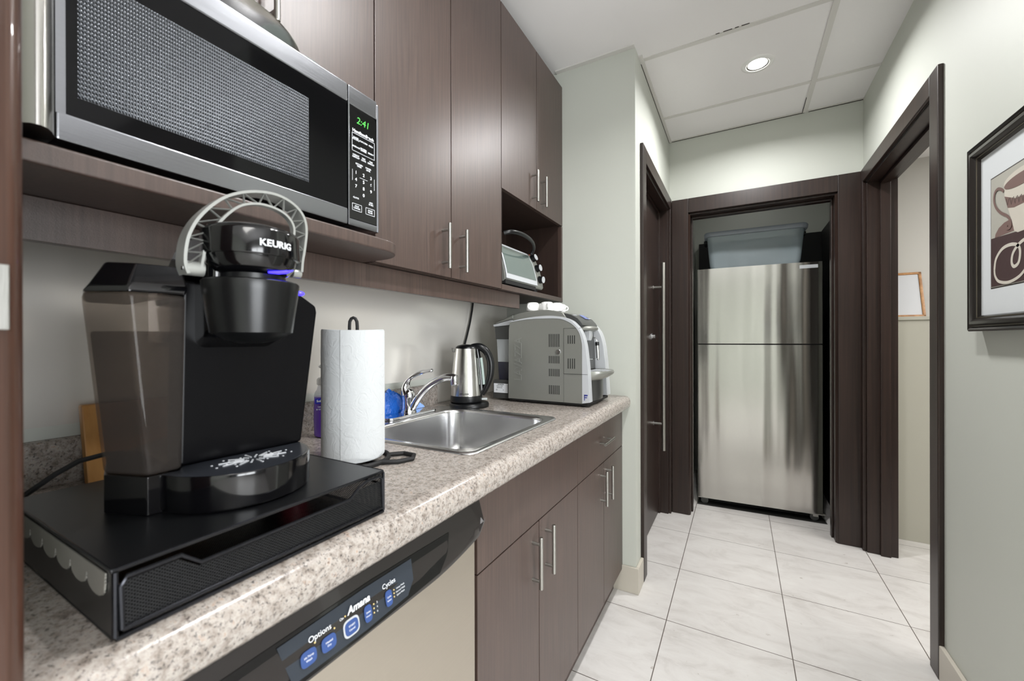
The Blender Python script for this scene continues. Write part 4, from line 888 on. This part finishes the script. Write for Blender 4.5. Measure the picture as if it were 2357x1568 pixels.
flatp([(ay0-.003,az0-.003),(ay1+.003,az0-.003),(ay1+.003,az1+.003),(ay0-.003,az1+.003)], AX-.0002).build('art_border', mat('art_edge',(54,46,44),.5), t)
art = flatp([(ay0,az0),(ay1,az0),(ay1,az1),(ay0,az1)], AX-.0006).build('art_print', mat('art_ground',(176,174,164),.6,bump=.3,bscale=90), t)
A = lambda p: [(y,z) for y,z in p]
browns = mat('art_brown',(66,46,46),.6,bump=.3,bscale=80); creams = mat('art_cream',(206,200,188),.6); mids = mat('art_mid',(120,96,90),.6); lines_ = mat('art_line',(84,70,66),.6)
cxm = 1.452
def mirror(p): return p + [(2*cxm-y,z) for y,z in p[::-1]]
flatp([(1.574,1.442),(1.570,1.452),(1.555,1.464),(1.530,1.472),(1.505,1.474),(1.438,1.474),(1.33,1.470),(1.30,1.442)], AX-.0009).build('print_saucer', mids, art)
flatp([(ay1-.001,1.443),(1.475,1.437),(1.40,1.430),(ay0+.001,1.436),(ay0+.001,az0+.002),(ay1-.002,az0+.002)], AX-.0012).build('print_table', browns, art)
flatp(mirror([(1.529,1.570),(1.526,1.537),(1.512,1.505),(1.495,1.469),(1.484,1.440),(1.470,1.434)]), AX-.0015).build('print_cup', creams, art)
flatp(mirror([(1.5265,1.538),(1.512,1.505),(1.485,1.499)])+[(1.42,1.516),(1.48,1.520)], AX-.0018).build('print_band', mids, art)
flatp([(cxm+.077*math.cos(a),1.5675+.021*math.sin(a)) for a in [2*PI*k/30 for k in range(30)]], AX-.0018).build('print_rim', creams, art)
flatp([(cxm+.075*math.cos(a),1.562+.015*math.sin(a)-.001) for a in [2*PI*k/30 for k in range(30)]], AX-.0021).build('print_coffee', mids, art)
def ribbon(pts, w0, x, name, m):
    P = [Vector(p) for p in pts]; L_, R_ = [], []
    for i in range(len(P)):
        d = (P[min(i+1,len(P)-1)]-P[max(i-1,0)]).normalized(); nn_ = Vector((-d.y,d.x))*(w0/2); L_.append(P[i]+nn_); R_.append(P[i]-nn_)
    mb = MB()
    for i in range(len(P)-1): mb.poly([(x,L_[i].x,L_[i].y),(x,L_[i+1].x,L_[i+1].y),(x,R_[i+1].x,R_[i+1].y),(x,R_[i].x,R_[i].y)], (.0002,0,0))
    mb.build(name, m, art)
ribbon(smooth([(1.529,1.552),(1.540,1.561),(1.557,1.567),(1.571,1.561),(1.575,1.543),(1.566,1.522),(1.544,1.502),(1.515,1.486),(1.502,1.473),(1.498,1.459),(1.505,1.453),(1.516,1.455),(1.517,1.463)]),.0075,AX-.0021,'print_cup_handle',mids)
ribbon(smooth([(1.574,1.357),(1.566,1.385),(1.537,1.406),(1.499,1.410),(1.469,1.402),(1.460,1.385),(1.466,1.360),(1.485,1.353),(1.495,1.365),(1.489,1.387),(1.463,1.405),(1.43,1.412),(1.38,1.41)]),.0085,AX-.0018,'print_swirl',creams)
ribbon(smooth([(1.574,1.357),(1.570,1.340),(1.552,1.324),(1.509,1.317),(1.463,1.326),(1.43,1.345),(1.39,1.36)]),.0075,AX-.0018,'print_swirl',creams)
for i in range(5):
    y = 1.518-.016*i; ribbon([(y,1.530-.002*i),(y-.006,1.512-.002*i),(y-.012,1.527-.002*i)],.0025,AX-.0021,'print_zigzag',lines_)
# picture leaning in the side room
t = thing('gold_framed_picture', 'blank white picture in a thin gilt frame on the half wall of the side room', 'picture', (1.97,3.29,1.3055))
GM = Matrix.Translation((1.975,3.272,1.3055)) @ Matrix.Rotation(math.radians(-16),4,'X')
frame_g = MB(GM)
for bx in ((-.10,.092,0,.014,.272,.286),(-.10,.092,0,.014,0,.014),(.078,.092,0,.014,0,.286),(-.10,-.086,0,.014,0,.286)): frame_g.box(*bx,.002)
frame_g.build('frame', GOLD, t); MB(GM).box(-.088,.080,.005,.010,.012,.274).build('canvas', mat('white_canvas',(215,217,222),.7), t)

# ------------------------------------------------------------------ camera and world
cam = bpy.data.cameras.new('camera'); co = bpy.data.objects.new('camera', cam); COL.objects.link(co)
f = 940.46; cam.sensor_width = 36; cam.sensor_fit = 'HORIZONTAL'; cam.lens = f/2357*36; cam.clip_start = .01
yaw, pitch, roll = .508050, -9.6466e-4, 2.5072e-3
fw_ = Vector((-math.sin(yaw)*math.cos(pitch), math.cos(yaw)*math.cos(pitch), math.sin(pitch))); r0 = Vector((math.cos(yaw), math.sin(yaw), 0)); d0 = fw_.cross(r0)
r_ = r0*math.cos(roll)+d0*math.sin(roll); dn = -r0*math.sin(roll)+d0*math.cos(roll)
Mc = Matrix(((r_.x,-dn.x,-fw_.x,1.11),(r_.y,-dn.y,-fw_.y,0),(r_.z,-dn.z,-fw_.z,1.174),(0,0,0,1)))
co.matrix_world = Mc; sc.camera = co
cam.dof.use_dof = True; cam.dof.focus_distance = 1.6; cam.dof.aperture_fstop = 5.6
wd = bpy.data.worlds.new('world'); sc.world = wd; wd.use_nodes = True; wd.node_tree.nodes['Background'].inputs[0].default_value = (.8,.85,.9,1); wd.node_tree.nodes['Background'].inputs[1].default_value = .3
sc.view_settings.view_transform = 'Standard'; sc.view_settings.look = 'None'; sc.view_settings.gamma = 1; sc.view_settings.use_curve_mapping = False
sc.view_settings.exposure = -0.22
